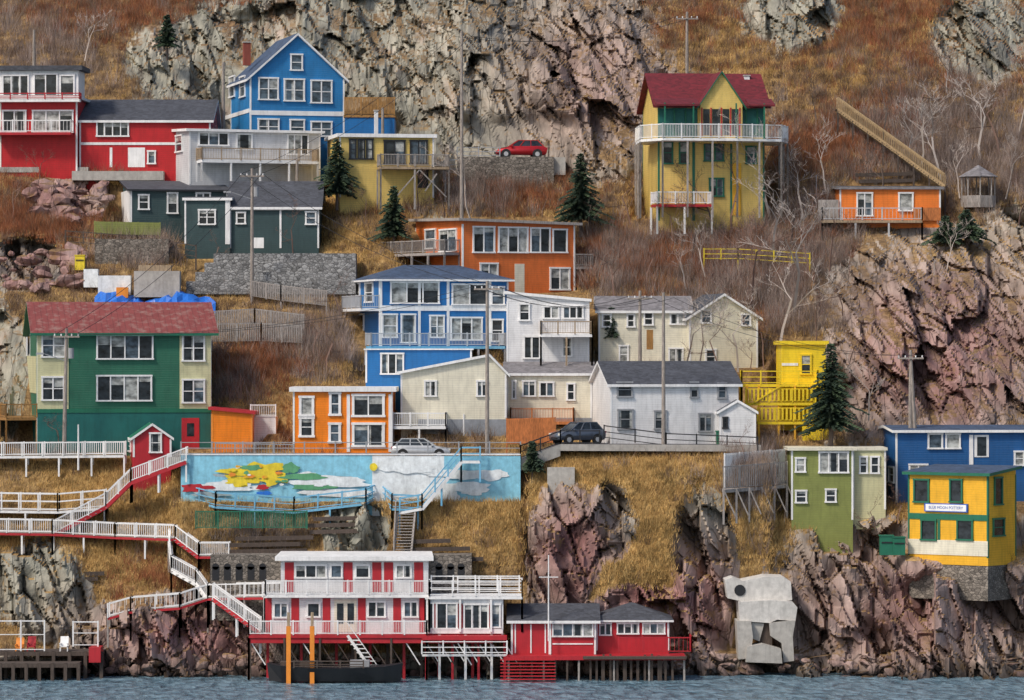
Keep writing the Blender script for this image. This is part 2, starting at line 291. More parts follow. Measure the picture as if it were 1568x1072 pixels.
a=H('white_saltbox_house',935,1130,688,590,'whitesid',L=8,side=26); a.gable('x',33,'roofdk',o=.3)
a.wins([(f,945,586,968,607),(f,946,628,969,656),(f,1002,630,1020,656),(f,1057,586,1069,608),(f,1099,588,1112,609),(f,1070,634,1090,660,2,1)],trim='metalr')
a.fin()
a=H('white_annex',1102,1157,690,632,'whitesid',L=4,d=306.3); a.gable('y',16,'roofdk',o=.2,off=.5); a.wins([(f,1107,640,1114,655)],trim='black'); a.fin()
a=H('green_house',57,323,692,509,'green',side=32,L=9,trim='white',d=309); a.gable('x',44,'roofred',o=.55,fas='greent',off=.55)
a.fb(f,57,512,105,630,'paley',-.02,.05); a.fb(f,275,512,323,630,'paley',-.02,.05); a.fb(f,57,632,323,692,'teal',-.02,.04); a.fb(f,57,626,323,632,'greent',-.02,.09)
a.fb('left',25,640,56,692,'teal',-.02,.04); a.fb('left',27,545,56,600,'paley',-.02,.05)
def gw(*w,**k):
    i=len(a.P('windows').v); a.win(*w,**k); vs=a.P('windows').v
    for j in range(i,len(vs)): vs[j]=(vs[j][0],vs[j][1]-.05,vs[j][2])
for w in [(f,64,512,100,546,2,2),(f,148,514,234,549,4,1),(f,148,576,232,613,4,1),(f,64,578,98,612,2,2),(f,279,514,313,552,2,2),(f,279,582,313,616,2,2)]: gw(*w)
a.win('left',32,515,42,550); a.fb(f,278,640,305,688,'redp',-.02,.08,'door'); a.fb(f,286,648,297,668,'glass_dark',-.02,.10,'door'); a.chim(183,480,500,4,'white',.25)
z=a.loc('left',30,632)[1]; a.deck([(-.03,0),(-2.4,-.5),(-4,8),(-.03,8)],z,'bwood','bwood',3.,sp=.2); a.fin()
a=H('red_shed',204,262,700,672,'redp',L=3,side=10,d=306.5); a.gable('y',20,'greent',o=.2,fas='white'); a.win(f,229,664,247,692); a.wins([('left',196,676,201,690)]); a.fin()
a=H('orange_shed',324,386,690,634,'orange2',L=4,d=309,trim='orangep'); a.flat('redp',o=.25,dzl=.3,fas='redp'); a.fin()
a=H('white_shed',384,422,664,640,'whitesid',L=3,d=311.5); a.flat('white',o=0,t=.1); a.P('fence').rail([(0,-.1,a.h+.1),(a.w,-.1,a.h+.1)],'white',h=.9,sp=.13); a.fin()
a=H('orange_flat_house',449,601,694,600,'orange2',L=7,d=309); a.flat('white',o=.3,t=.35,fas='white')
a.wins([(f,459,609,480,635,1,1),(f,505,603,521,634,1,2),(f,540,606,588,636,2,1),(f,459,641,480,667,1,2),(f,504,650,521,676,1,2),(f,540,650,588,682,2,1)],tw=.2)
a.fb(f,531,604,536,692,'white',-.02,.08); a.fb(f,595,604,601,692,'white',-.02,.08); a.fin()
a=H('bright_yellow_house',1197,1264,600,528,'byellow',L=6,d=312.6,trim='byellow',push=4); a.flat('byellow',o=.25,t=.3,fas='byellow'); a.win(f,1226,544,1242,572); a.fb(f,1197,556,1222,560,'white',-.02,.05)
a.fdeck(1134,1250,588,1.6,'byellow','byellow',2.,sp=.0)
for yy,xx0,xx1 in ((616,1140,1246),(645,1158,1240)):
    t0,z=a.loc(f,xx0,yy); t1,_=a.loc(f,xx1,yy); a.P('deck').slab([(t0,-1.8,z),(t1,-1.8,z),(t1,0,z),(t0,0,z)],.22,'byellow','byellow'); a.P('deck').rail([(t0,-1.8,z),(t1,-1.8,z)],'byellow',h=1.05,sp=.30,pw=.15)
for xx in (1142,1160,1190,1215,1240): t0,z=a.loc(f,xx,590); a.P('deck').beam((t0,-1.65,z),(t0,-1.65,z-5),.15,'yellow2')
a.P('deck').beam((-2.9,-1.9,-1.2),(.3,-1.9,.8),.1,'byellow'); t0,z=a.loc(f,1226,652); t1,z1=a.loc(f,1268,676); a.P('deck').box(t0,t1,-1.8,0,z,z1,'byellow'); a.fin()
RECTS.append((1136,1275,560,665,3))
a=H('olive_house',1212,1306,796,690,'olive',L=5,side=0); a.flat('cream',o=.3,fas='cream')
a.wins([(f,1218,702,1233,722),(f,1254,693,1299,723,3,1),(f,1218,752,1235,769),(f,1264,750,1280,768)]); a.fin()
a=H('olive_annex',1306,1356,780,690,'paley',L=5,side=0,below=1.5); a.flat('cream',o=.15,fas='cream'); a.wins([(f,1316,700,1328,724),(f,1333,700,1346,724)]); a.fin()
a=H('blue_harbour_house',1372,1600,770,662,'blue3',L=7,side=14,d=306.5,push=3.5); a.gable('x',6,'roofblue',o=.35)
a.wins([(f,1421,665,1443,686,1,1),(f,1448,665,1470,686,1,1),(f,1392,712,1420,735,2,1),(f,1553,692,1568,712)]); a.fb(f,1484,666,1490,712,'white',-.02,.08); a.fb(f,1492,666,1514,700,'white',-.02,.05,'door'); a.fb(f,1496,669,1510,698,'glass_dark',-.02,.07,'door'); a.win('left',1362,716,1370,738); a.fin()
a=H('yellow_pottery_house',1391,1513,850,726,'yellow2',L=4,side=-50,trim='greent',d=301.2,below=.6,push=1.); a.flat('roofblue',o=.35,fas='greent',dzb=.4)
a.wins([(f,1400,735,1423,768,1,1),(f,1455,735,1474,768,1,1),(f,1411,797,1434,826,1,1),(f,1466,797,1490,826,1,1),('right',1522,732,1534,772,1,1),('right',1520,795,1537,820,1,2)],g='glass_dark')
a.fb(f,1391,787,1513,796,'greent',-.02,.06); a.fb(f,1391,827,1513,850,'cream',-.02,.05); a.fb(f,1436,796,1440,827,'greent',-.02,.05); a.fb(f,1417,771,1483,784,'signblue',-.02,.16,'sign'); a.fb(f,1419,772.5,1481,782.5,'white',-.02,.165,'sign')
fc=bpy.data.curves.new('sign_text','FONT'); fc.body='BLUE MOON POTTERY'; fc.align_x='CENTER'; fc.align_y='CENTER'; fc.size=.29; fc.extrude=.004; fo=bpy.data.objects.new('sign_text',fc); bpy.context.scene.collection.objects.link(fo); fc.materials.append(M('signblue'))
t,z=a.loc(f,1450,777.5); fo.location=(t,-.175,z); fo.rotation_euler=(math.pi/2,0,0); fo.parent=a.e
a.P('foundation').box(.05,a.w-.05,.05,3.95,-3.2,-.6,'stone'); a.fin()
a=H('yellow_veranda_house',1008,1170,338,160,'yellow',L=9,side=18,d=336,trim='greent',push=5); a.gable('x',50,'roofmar',o=.5,fas='roofmar')
tx0=a.loc(f,1070,160)[0]; tx1=a.loc(f,1134,160)[0]; a.P('walls').box(tx0,tx1,-.9,.5,a.loc(f,1,214)[1],a.h,'yellow'); a.gable('y',48,'roofmar',o=.3,fas='greent',x0=tx0,x1=tx1,y0=-.9,y1=4.4,t=.15)
a.fb(f,1010,166,1068,210,'teal',-.02,.04); a.fb(f,1136,166,1168,210,'teal',-.02,.04)
a.wins([(f,1032,166,1050,205,1,1),(f,1142,168,1160,205,1,1),(f,1015,218,1030,250,1,2),(f,1040,218,1054,250,1,2),(f,1078,218,1090,246,1,2),(f,1094,218,1108,246,1,2),(f,1086,274,1108,300,2,2),(f,1142,225,1158,250)],trim='greent')
for x0,x1 in ((1074,1084),(1088,1100),(1104,1114),(1118,1128)): a.fb(f,x0,168,x1,208,'glass_dark',.85,.93,'windows')
for x in (1072,1086,1102,1116,1130): a.fb(f,x-1,166,x+1,210,'redp',.85,.96,'windows')
z=a.loc(f,1100,214)[1]; w=a.w; a.deck([(-1.2,5),(-1.5,0),(0,-2.6),(w*.7,-2.6),(w+1.2,-1.6),(w+2.2,1),(w+2.2,5)],z,'white','white',6.6,sp=.13,pm='greywood',h=1.15)
for x in (.2,2.6,6.2,w-.4): a.P('deck').beam((x,-2.4,z),(x,-2.4,a.h),.12,'greent')
a.P('roof').slab([(-.5,-2.5,a.h-.1),(tx0-.3,-2.5,a.h-.1),(tx0-.3,-.5,a.h+.5),(-.5,-.5,a.h+.5)],.15,'roofmar','roofmar');a.P('roof').slab([(tx1+.3,-2.5,a.h-.1),(w+.5,-2.5,a.h-.1),(w+.5,-.5,a.h+.5),(tx1+.3,-.5,a.h+.5)],.15,'roofmar','roofmar')
z=a.loc(f,1050,314)[1]; a.deck([(-.6,0),(-.4,-2.2),(4.2,-2.2),(4.2,0)],z,'white','redp',2.5,sp=.13)
a.fb(f,1060,214,1064,338,'greent',-.02,.06); a.fb(f,1118,214,1121,338,'greent',-.02,.06); a.fb(f,1120,250,1135,330,'yellow2',-.02,.05); a.chim(1155,112,135,3.6,'white',.45); a.fin()
a=H('orange_hillside_house',1286,1440,342,290,'orange3',L=6); a.flat('roofdk',o=.3,dzb=.3,fas='roofgrey'); a.wins([(f,1312,296,1336,330,2,1),(f,1376,296,1398,322,1,1)]); a.fb(f,1286,343,1440,382,'foundp',-.6,-.05,'basement'); a.win((.05,),1345,352,1356,374)
z=a.loc(f,1300,338)[1]; a.deck([(-.03,2),(-1.6,2),(-1.6,-1.6),(a.w*.8,-1.6),(a.w*.8,0)],z,'steel','wood',2.6,sp=.3); a.fb(f,1253,306,1284,340,'greywood',-.1,.2,'screen'); a.fb(f,1398,318,1440,338,'owood',.1,.2,'screen'); a.fin()
a=H('waterfront_house',404,652,972,912,'whitesid',L=5,d=293.5,below=.3,push=3); a.flat('roofgrey',o=.1,t=.15)
for x in (404,446,494,548,602,642): a.fb(f,x,916,x+12,968,'redp',-.02,.03)
a.wins([(f,419,924,441,945,2,1),(f,470,924,490,944,1,1),(f,563,922,590,944,2,1),(f,618,922,640,944,2,1)]); a.fb(f,512,918,546,968,'cream',-.02,.05,'door')
for x0,x1 in ((516,526),(532,542)): a.fb(f,x0,924,x1,955,'glass_dark',-.02,.07,'door')
zu=a.loc(f,500,910)[1]; zd=a.loc(f,500,970)[1]
x0=a.loc(f,428,1)[0]; x1=a.loc(f,655,1)[0]; zt=a.loc(f,1,860)[1]; a.P('upper_walls').box(x0,x1,1.6,5,zu,zt,'whitesid'); a.P('roof').slab([(x0-.4,1.1,zt+.3),(x1+.4,1.1,zt+.3),(x1+.2,5.4,zt+.5),(x0-.2,5.4,zt+.5)],.3,'white','white')
fu=(1.6,)
a.wins([(fu,452,866,500,884,3,1),(fu,506,866,524,884,1,1),(fu,544,866,566,884,1,1),(fu,606,866,630,884,2,1)])
for x in (436,526,570,588,634): a.fb(fu,x,861,x+14,908,'redp',-.02,.03)
a.deck([(x0-1,.0),(x0-1,-.5),(x1+.2,-.5),(x1+.2,.0)],zu,'white','white',0,sp=.12)
a.deck([(-1,.0),(-1,-1.6),(a.w+.1,-1.6),(a.w+.1,.0)],zd,'white','redp',5,sp=.12,pm='darkwood')
a.P('piles').box(-1,a.w+4.9,-1.5,-1.3,zd-.6,zd-.24,'redp')
for i in range(14):
    x=-1+i*1.25; a.P('piles').beam((x,-.2+(i%3)*.8,zd),(x,-.2+(i%3)*.8,zd-5),.2,'redp' if i%2 else 'darkwood'); a.P('piles').beam((x,-1.3,zd-.3),(x+1.2,-1.3,zd-2.2),.08,'white' if i%3==0 else 'darkwood')
for i in range(9): z=zd-.4-i*.3; a.P('stairs').box(6.2+i*.22,7.1+i*.22,-2.0,-1.65,z,z+.06,'white')
a.P('stairs').beam((6.2,-2.02,zd),(8.3,-2.02,zd-3),.08,'white',h=.2); a.P('stairs').beam((6.2,-2.02,zd+.9),(8.3,-2.02,zd-2.1),.06,'white')
a.fin()
a=H('waterfront_wing',653,770,972,918,'redp',L=4,d=292.8,below=.5,push=3); a.flat('white',o=.1,t=.2)
a.wins([(f,656,924,664,962,1,1),(f,668,924,700,962,2,1),(f,710,926,748,962,3,1),(f,752,926,766,960,1,1)]); a.fb(f,653,918,770,924,'white',-.02,.08); a.fb(f,653,963,770,970,'white',-.02,.14)
z=a.h+.25; a.deck([(0.2,1),(0.2,-.3),(a.w+1.4,-.3),(a.w+1.4,3.5),(a.w*.4,3.8)],z,'white','white',2.6,sp=0,h=1.1); a.P('deck').rail([(0.3,2.6,z+.2),(a.w+1.2,2.6,z+.2)],'white',h=1.1,sp=0)
for x in range(7): a.P('piles').beam((x*.95,-.1,0),(x*.95,-.1,-5),.18,'white' if x%2 else 'redp'); a.P('piles').beam((x*.95,-.15,-.6),(x*.95+.9,-.15,-2),.08,'white')
a.P('piles').slab([(-.3,-1.,-.02),(a.w+.3,-1,-.02),(a.w+.3,0,-.02),(-.3,0,-.02)],.3,'redp','redp'); a.P('piles').box(-.3,a.w+.3,-1.05,-.9,-1.5,-1.35,'white'); a.P('piles').rail([(-.3,-1.5,-1.3),(a.w+.3,-1.5,-1.3)],'white',h=.9,sp=0,top=.06)
a.fin()
a=H('red_boathouse',783,912,1002,952,'redp',L=6,side=0,d=292.6,below=.4,push=3); a.gable('x',20,'roofdk',o=.35,off=.5)
a.wins([(f,846,955,908,974,4,1)],tw=.1); a.fb(f,840,954,844,1002,'white',-.02,.06)
for x in (788,812,834): a.fb(f,x,956,x+2,1000,'white',-.02,.04)
a.fb(f,783,950,912,954,'white',-.02,.07); a.fb(f,846,985,908,987,'white',-.02,.05)
a.P('deck').slab([(-.4,-1.2,-.03),(a.w+6.5,-1.2,-.03),(a.w+6.5,2,-.03),(-.4,2,-.03)],.3,'redp','redp')
for i in range(16): x=-.2+i*.85; a.P('piles').beam((x,-1.0,-.3),(x,-1,-4),.14,'darkwood' if i%3 else 'greywood')
for i in range(8): z=-.35-i*.22; a.P('steps').box(-.8,3.2,-1.3-i*.18,-1.1-i*.18,z,z+.07,'redp')
a.fin()
a=H('boathouse_annex',913,1024,996,952,'redp',L=5,d=293.6,below=.4,push=3); a.hip(26,'roofdk',o=.35)
a.wins([(f,918,955,936,972,2,1),(f,945,955,978,970,3,1),(f,984,955,1018,970,3,1)],tw=.1); a.fb(f,913,949,1024,953,'white',-.02,.07)
a.P('deck').rail([(a.w*.3,-1.9,-.03),(a.w+1.6,-1.9,-.03),(a.w+1.6,1,-.03)],'redp',h=1.1,sp=.3); a.fin()
# ---------------- world structures
def Dp(px,py,off=.8): return float(Dsm(px,py))-off
def WW(px,py,off=.8,d=None): return W(px,py,d or Dp(px,py,off))
def obj(name,mb,**k): return mb.build(name,**k)
m=MB()
def cpoly(pts,d,th,mat='palecon'): m.prism([(W(x,y,d)[0],W(x,y,d)[2]) for x,y in pts],d-300,d-300+th,mat)
cpoly([(1110,888),(1122,884),(1136,890),(1158,886),(1172,883),(1200,884),(1211,891),(1213,919),(1190,922),(1136,921),(1114,916)],297.6,4)
cpoly([(1131,922),(1182,919),(1214,922),(1221,930),(1218,951),(1190,949),(1178,954),(1133,951)],296.8,4)
cpoly([(1128,951),(1150,951),(1153,975),(1149,1008),(1131,1010)],296.4,3,'concrete'); cpoly([(1151,953),(1170,955),(1163,982),(1152,978)],297,2,'concrete'); cpoly([(1178,954),(1218,950),(1214,975),(1216,1012),(1200,1014),(1197,985),(1180,974)],296.5,3,'concrete'); cpoly([(1144,990),(1168,986),(1196,994),(1198,1016),(1142,1014)],295.9,2.2,'concrete')
c=W(1133,904,297.55); m.cyl((c[0],c[1]-.02,c[2]),.42,'y',.1,'black',14); c=W(1172,966,297.2); m.box(c[0]-.5,c[0]+.5,c[1],c[1]+1,c[2]-1.2,c[2]+.9,'darkwood')
obj('concrete_bunker',m); RECTS.append((1112,1215,885,1000,1.5))
DW=303.
m=MB(); zr=W(0,703,DW)[2]; xa=W(250,0,DW)[0]; xb=W(797,0,DW)[0]; xc=W(858,0,304)[0]; xd=W(1165,0,305.5)[0]
m.slab([(xa,DW-299.8,zr),(xb,DW-299.8,zr),(xb,12,zr),(xa,12,zr)],.6,'asphalt','concrete')
m.slab([(xb+.003,DW-299.8,zr),(xc,4,zr+1.1),(xc,12,zr+1.1),(xb+.003,12,zr)],.9,'asphalt','concrete')
m.slab([(xc+.003,4,zr+1.1),(xd,5.5,zr+1.0),(xd,9,zr+1.0),(xc+.003,12,zr+1.1)],.5,'asphalt','concrete'); obj('road',m)
m=MB(); m.slab([(xa,DW-299.75,zr+.13),(W(790,0,DW)[0],DW-299.75,zr+.13),(W(790,0,DW)[0],DW-299.5,zr+.13),(xa,DW-299.5,zr+.13)],.2,'concrete','concrete'); obj('kerb',m)
e=empty('mural_wall'); m=MB(); zb=W(0,790,DW)[2]; xw0=W(277,0,DW)[0]; xw1=W(797,0,DW)[0]; xm=W(570,0,DW)[0]; xm2=W(680,0,DW)[0]
m.box(xw0,xm,DW-300,DW-299.7,zb,zr+.3,'muralb'); m.box(xm,xm2,DW-300,DW-299.7,zb,zr+.25,'muralw'); m.box(xm2,xw1,DW-300,DW-299.7,zb,zr+.25,'muralb'); m.box(xw0,xw1,DW-300.06,DW-299.66,zr+.3,zr+.38,'white'); m.build('wall',e)
m=MB(); lay=[0]
def blob(cx,cy,rx,ry,mat,n=30,j=.25):
    lay[0]+=1; x,_,z=W(cx,cy,DW); k=DW/F; y=DW-300-.004*lay[0]; ph=[random.random()*6 for _ in range(4)]
    vs=[]
    for i in range(n):
        t=2*math.pi*i/n; r=1+j*(math.sin(3*t+ph[0])*.4+math.sin(5*t+ph[1])*.4+math.sin(9*t+ph[2])*.3)
        vs.append((min(xw1-.05,max(xw0+.05,x+rx*k*r*math.cos(t))),y,min(zr+.22,z+ry*k*r*math.sin(t))))
    m.add(vs,[tuple(range(n))],mat)
for i in range(12): blob(random.uniform(290,600),random.uniform(705,760),random.uniform(10,34),random.uniform(2,5),random.choice(['muralw','muralw','muralgr']))
for i in range(12): blob(random.uniform(600,780),random.uniform(715,765),random.uniform(12,40),random.uniform(4,12),'muralw')
blob(340,745,50,7,'muralw');blob(505,738,60,9,'muralw'); blob(520,755,60,6,'muralw')
blob(395,722,44,13,'muraly',j=.5);blob(370,736,26,8,'muraly',j=.5);blob(420,732,20,11,'muraly',j=.4);blob(385,716,16,4,'muralg');blob(402,746,9,4,'redp')
blob(465,730,34,5,'muralg');blob(445,717,13,8,'muralg');blob(480,746,34,4,'muralg');blob(300,747,24,6,'redp',j=.4);blob(322,757,30,4,'muralgr');blob(405,755,12,3,'tarp');blob(572,715,6,6,'muraly',j=.05);blob(490,742,10,3,'muralw')
for i in range(16): blob(random.uniform(345,445),random.uniform(712,742),random.uniform(2,6),random.uniform(1.5,3),random.choice(['muraly','orangep','muralg','white','yellow2']))
m.build('painting',e)
m=MB(); m.rail([(xw0,DW-299.9,zr+.3),(xw1,DW-299.9,zr+.3)],'metalr',h=.95,sp=0,post=2.4,top=.06); m.rail([(xb,3.1,zr),(xc,4.1,zr+1.1),(W(918,0,304.5)[0],4.4,zr+1.1)],'black',h=1,sp=0); m.rail([W(925,672,306),W(1020,684,305.5),W(1160,690,305.5)],'black',h=1,sp=0,post=2.2); obj('guard_rail',m)
m=MB(); q0=W(838,747,302.3);q1=W(880,716,302.3); m.box(q0[0],q1[0],q0[1],q0[1]+2,q0[2]-.5,q1[2],'concrete'); obj('retaining_wall',m)
def walkway(name,pts,w=1.3,rm='white',fm='greywood',sp=.16,h=1.,off=1.4,posts=1.6,fas=None,back=True):
    m=MB(); P=[Vector(W(*p) if len(p)==3 else WW(p[0],p[1],off)) for p in pts]
    for a,b in zip(P[:-1],P[1:]):
        w2=Vector((0,w,0)); st=abs(b.z-a.z)/max(.1,(b-a).length)>.35
        if st:
            n=max(2,int(abs(b.z-a.z)/.2))
            for i in range(n):
                c=a.lerp(b,(i+.5)/n); dx=abs(b.x-a.x)/n*.55+.08; m.box(c.x-dx,c.x+dx,c.y,c.y+w,c.z-.05,c.z,fm)
            for q in (Vector((0,0,0)),w2): m.beam(a+q-Vector((0,0,.1)),b+q-Vector((0,0,.1)),.08,fas or rm,h=.28)
        else: m.slab([a,b,b+w2,a+w2],.18,fm,fas or rm)
        m.rail([a,b],rm,h=h,sp=sp)
        if back: m.rail([a+w2,b+w2],rm,h=h,sp=sp)
        n=max(1,int((b-a).length/2.2))
        for i in range(n+1):
            c=a.lerp(b,i/n)
            for q in (Vector((0,.08,0)),w2): m.beam(c+q,c+q-Vector((0,0,posts)),.13,rm if posts<2 else 'greywood')
    obj(name,m)
walkway('white_boardwalk',[(-60,699),(190,697)],off=2); walkway('white_boardwalk',[(-60,781),(88,783),(160,777)],h=1.3,sp=.0)
walkway('white_staircase',[(285,706,302.6),(200,738,302.8),(162,775,302.9),(82,818,302)],fas='redp'); walkway('white_boardwalk',[(-60,815),(80,817),(176,822),(268,825),(304,852),(350,852)],off=1.8,fas='redp')
walkway('white_staircase',[(258,832),(262,872),(300,893),(318,918)],off=2.2,posts=2.5); walkway('waterfront_walkway',[(165,946),(200,936),(275,930),(318,916),(430,914,294.5)],off=2.8,fas='redp',sp=.35,posts=2.2)
walkway('waterfront_staircase',[(326,916,294.6),(398,968,292.6)],fas='redp'); walkway('blue_railing_walkway',[(280,762),(330,775),(450,783),(560,770),(580,760),(600,778),(640,780)],off=.9,rm='bluep',sp=0,fm='greywood',w=1)
walkway('harbour_staircase',[(735,706,301.2),(706,706,301.2),(646,778,300.6),(612,784,300.6)],rm='bluep',fas='white',sp=0,w=1.2,fm='white'); 
m=MB(); A=Vector(WW(603,848,1.2));B=Vector(WW(606,785,1.2));o=Vector((1.3,0,0))
for q in (Vector(),o): m.beam(A+q,B+q+Vector((.15,0,0)),.14,'greywood')
for i in range(14): c=A.lerp(B,(i+.5)/14); m.box(c.x,c.x+1.35,c.y-.1,c.y+.15,c.z-.03,c.z+.03,'greywood')
m.rail([A,B],'greywood',h=.9,sp=0);obj('wooden_ladder',m)
m=MB(); P=[Vector(WW(x,y,2.6)) for x,y in ((1108,750),(1205,742))]; m.slab([P[0],P[1],P[1]+Vector((0,3,0)),P[0]+Vector((0,3,0))],.25,'greywood','greywood'); m.rail([P[0],P[1]],'greywood',h=1.7,sp=.22,pw=.08)
for i in range(6): c=P[0].lerp(P[1],i/5); m.beam(c,c-Vector((0,0,2.6)),.15,'greywood'); m.beam(c,c+Vector((.9,0,-2)),.1,'greywood')
m.rail([P[0]+Vector((0.2,2.5,0)),P[1]+Vector((0,2.5,0))],'white',h=2.6,sp=.13,pw=.09); obj('lattice_deck',m)
def fence(name,pts,mat,off=.8,**k):
    m=MB(); m.rail([WW(x,y,off) for x,y in pts],mat,**k); 
    for x,y in pts: p=Vector(WW(x,y,off)); m.beam(p,p-Vector((0,0,1)),.12,mat)
    obj(name,m)
fence('grey_fence',[(385,455),(430,462),(500,470)],'greywood',sp=.14,pw=.09,h=1.3); fence('grey_fence',[(320,500),(390,496),(465,505)],'greywood',sp=.14,pw=.09,h=1.2); fence('grey_fence',[(325,525),(400,524),(462,527)],'greywood',sp=.14,pw=.09,h=1.5)
fence('green_fence',[(145,360),(245,362)],'olive',sp=.13,pw=.12,h=1.1); fence('orange_fence',[(776,682),(850,680)],'owood',off=2.,sp=.13,pw=.14,h=2.); fence('yellow_rail',[(1078,398),(1130,398),(1240,405)],'muraly',off=1.5,sp=0,h=.9,top=.05); fence('wire_fence',[(100,372),(210,380),(300,395)],'darkwood',sp=0)
fence('picket_fence',[(330,697),(450,699)],'metalr',off=5,sp=.2,h=.9);fence('wood_rail_fence',[(680,262),(736,258)],'metalr',sp=0,h=.9,off=1.5)
m=MB()
for i in range(4):
    y0,y1=388,445; ya=y1-(y1-y0)*i/4; yb_=y1-(y1-y0)*(i+1)/4; dd=Dp(400,y1,1.)+i*.8; A=W(285+14*i,ya,dd); B=W(545,ya,dd); zt=W(0,yb_,dd)[2]
    m.box(A[0],B[0],A[1],A[1]+2.5,A[2]-.3,zt,'gstone')
A=W(145,396,Dp(200,396)); B=W(258,366,A[1]+300); m.box(A[0],B[0],A[1],A[1]+3,A[2]-1,B[2],'stone')
obj('gabion_wall',m); RECTS.append((285,545,385,445,1.5))
m=MB(); A=W(700,268,342.2); B=W(848,240,342.2); m.box(A[0],B[0],A[1],A[1]+.5,A[2]-1.5,B[2],'stone'); obj('stone_wall',m)
m=MB(); m.slab([(A[0],A[1]+.5,B[2]-.02),(B[0]+1,A[1]+.5,B[2]-.02),(B[0]+1,A[1]+6,B[2]-.02),(A[0],A[1]+6,B[2]-.02)],1.5,'asphalt','concrete'); m.build('hill_road'); m=MB(); m.rail([(A[0],A[1]+.2,B[2]),(B[0]-4.6,A[1]+.2,B[2])],'metalr',h=.8,sp=0,top=.05); m.build('hill_guard_rail'); zc=B[2]-.02
m=MB()
for (x0,x1,ya,yb_,mt) in ((0,135,256,264,'concrete'),(110,250,262,276,'concrete')):
    A=W(x0,yb_,Dp((x0+x1)/2,yb_,.6)); B=W(x1,ya,A[1]+300); m.box(A[0],B[0],A[1],A[1]+3,A[2],B[2],mt)
obj('concrete_wall',m)
m=MB(); A=W(322,888,297.); B=W(722,850,297.); m.box(A[0],B[0],-3.,1,A[2]-3,B[2],'stone')
for px in (330,348,366,384,402,672,690,706):
    c=W(px,878,296.98); m.box(c[0]-.25,c[0]+.25,-3.04,-2.9,c[2]-.5,c[2]+.5,'black'); m.cyl((c[0],-3.04,c[2]+.5),.25,'y',.1,'black')
obj('stone_foundation',m)
m=MB()
for (x0,x1,y) in ((345,460,835),(350,470,845),(360,480,825),(470,560,805),(480,560,795),(475,550,815),(610,690,830),(620,720,842),(640,740,858),(690,760,905),(100,160,880),(110,150,888),(1310,1400,268),(1315,1400,278)):
    A=Vector(WW(x0,y,.9));B=Vector(WW(x1,y-2,.9));m.beam(A,B,.25,'darkwood',h=.3)
obj('timber_cribbing',m)
m=MB(); m.rail([WW(300,810,1.4),WW(470,810,1.4)],'greent',h=1.3,sp=.12,pw=.05); obj('green_lattice_fence',m)
m=MB(); A=Vector(WW(1283,168,3.6));B=Vector(WW(1447,286,3.))
for q in (Vector((0,0,0)),Vector((0,1.4,0))):
    m.beam(A+q,B+q,.12,'stairwood',h=.32); m.beam(A+q+Vector((0,0,1.05)),B+q+Vector((0,0,1.05)),.12,'stairwood')
    for i in range(60): c=(A+q).lerp(B+q,i/59); m.beam(c,c+Vector((0,0,1.05)),.07,'stairwood')
for i in range(45): c=A.lerp(B,i/44); m.box(c.x-.17,c.x+.17,c.y,c.y+1.4,c.z,c.z+.05,'darkwood')
for i in range(8): c=A.lerp(B,i/7); m.beam(c,c-Vector((0,0,2.5)),.14,'darkwood')
obj('wooden_staircase',m)
e=empty('construction_site'); m=MB()
def pxbox(m,x0,y0,x1,y1,mat,off,th): 
    d=Dp((x0+x1)/2,y1,off); A=W(x0,y1,d);B=W(x1,y0,d); m.box(A[0],B[0],A[1],A[1]+th,A[2],B[2],mat)
pxbox(m,205,415,275,455,'concrete',1.5,1.5); pxbox(m,150,422,200,452,'muralw',1.2,1.2); pxbox(m,160,425,175,446,'redp',1.35,.5); pxbox(m,178,440,196,456,'orangep',1.6,.5); pxbox(m,128,412,150,440,'muralw',1.1,1); pxbox(m,212,406,262,416,'wood',1.6,1.); m.build('blocks',e)
m=MB(); n=22; vs=[];fs=[]
for i in range(n+1):
    for j in range(4):
        p=W(145+185*i/n,470-6*j+random.uniform(-4,4)-6*math.sin(i*.5),Dp(240,468,1.8)+j*.6); vs.append((p[0],p[1]+random.uniform(-.3,.3),p[2]))
for i in range(n):
    for j in range(3): fs.append((i*4+j,i*4+4+j,i*4+5+j,i*4+1+j))
m.add(vs,fs,'tarp'); m.build('tarp',e)
def bin_(name,px,py,mat,s=1.,off=1.5): 
    m=MB(); p=WW(px,py,off); m.box(p[0]-.5*s,p[0]+.5*s,p[1],p[1]+.8*s,p[2]-.3,p[2]+1.1*s,mat); m.box(p[0]-.55*s,p[0]+.55*s,p[1]-.05,p[1]+.85*s,p[2]+1.1*s,p[2]+1.2*s,mat); m.box(p[0]-.4*s,p[0]+.4*s,p[1]-.06,p[1],p[2]+.6*s,p[2]+.7*s,'black'); obj(name,m)
bin_('garbage_bin',1108,686,'greent',1.1); bin_('yellow_bin',122,408,'muraly',.8); bin_('garbage_bin',1358,844,'greent',1.,1.3); bin_('garbage_bin',1377,844,'greent',.9,1.3)
e=empty('gazebo',WW(1498,300,1.)); m=MB(); m.cyl((0,0,-1),1.5,'z',1.,'greywood',8)
for i in range(8): a_=math.pi/4*i; m.beam((1.4*math.cos(a_),1.4*math.sin(a_),0),(1.4*math.cos(a_),1.4*math.sin(a_),1.6),.1,'greywood')
m.cyl((0,0,1.6),1.7,'z',1.,'roofgrey',8,.05); m.build('frame',e)
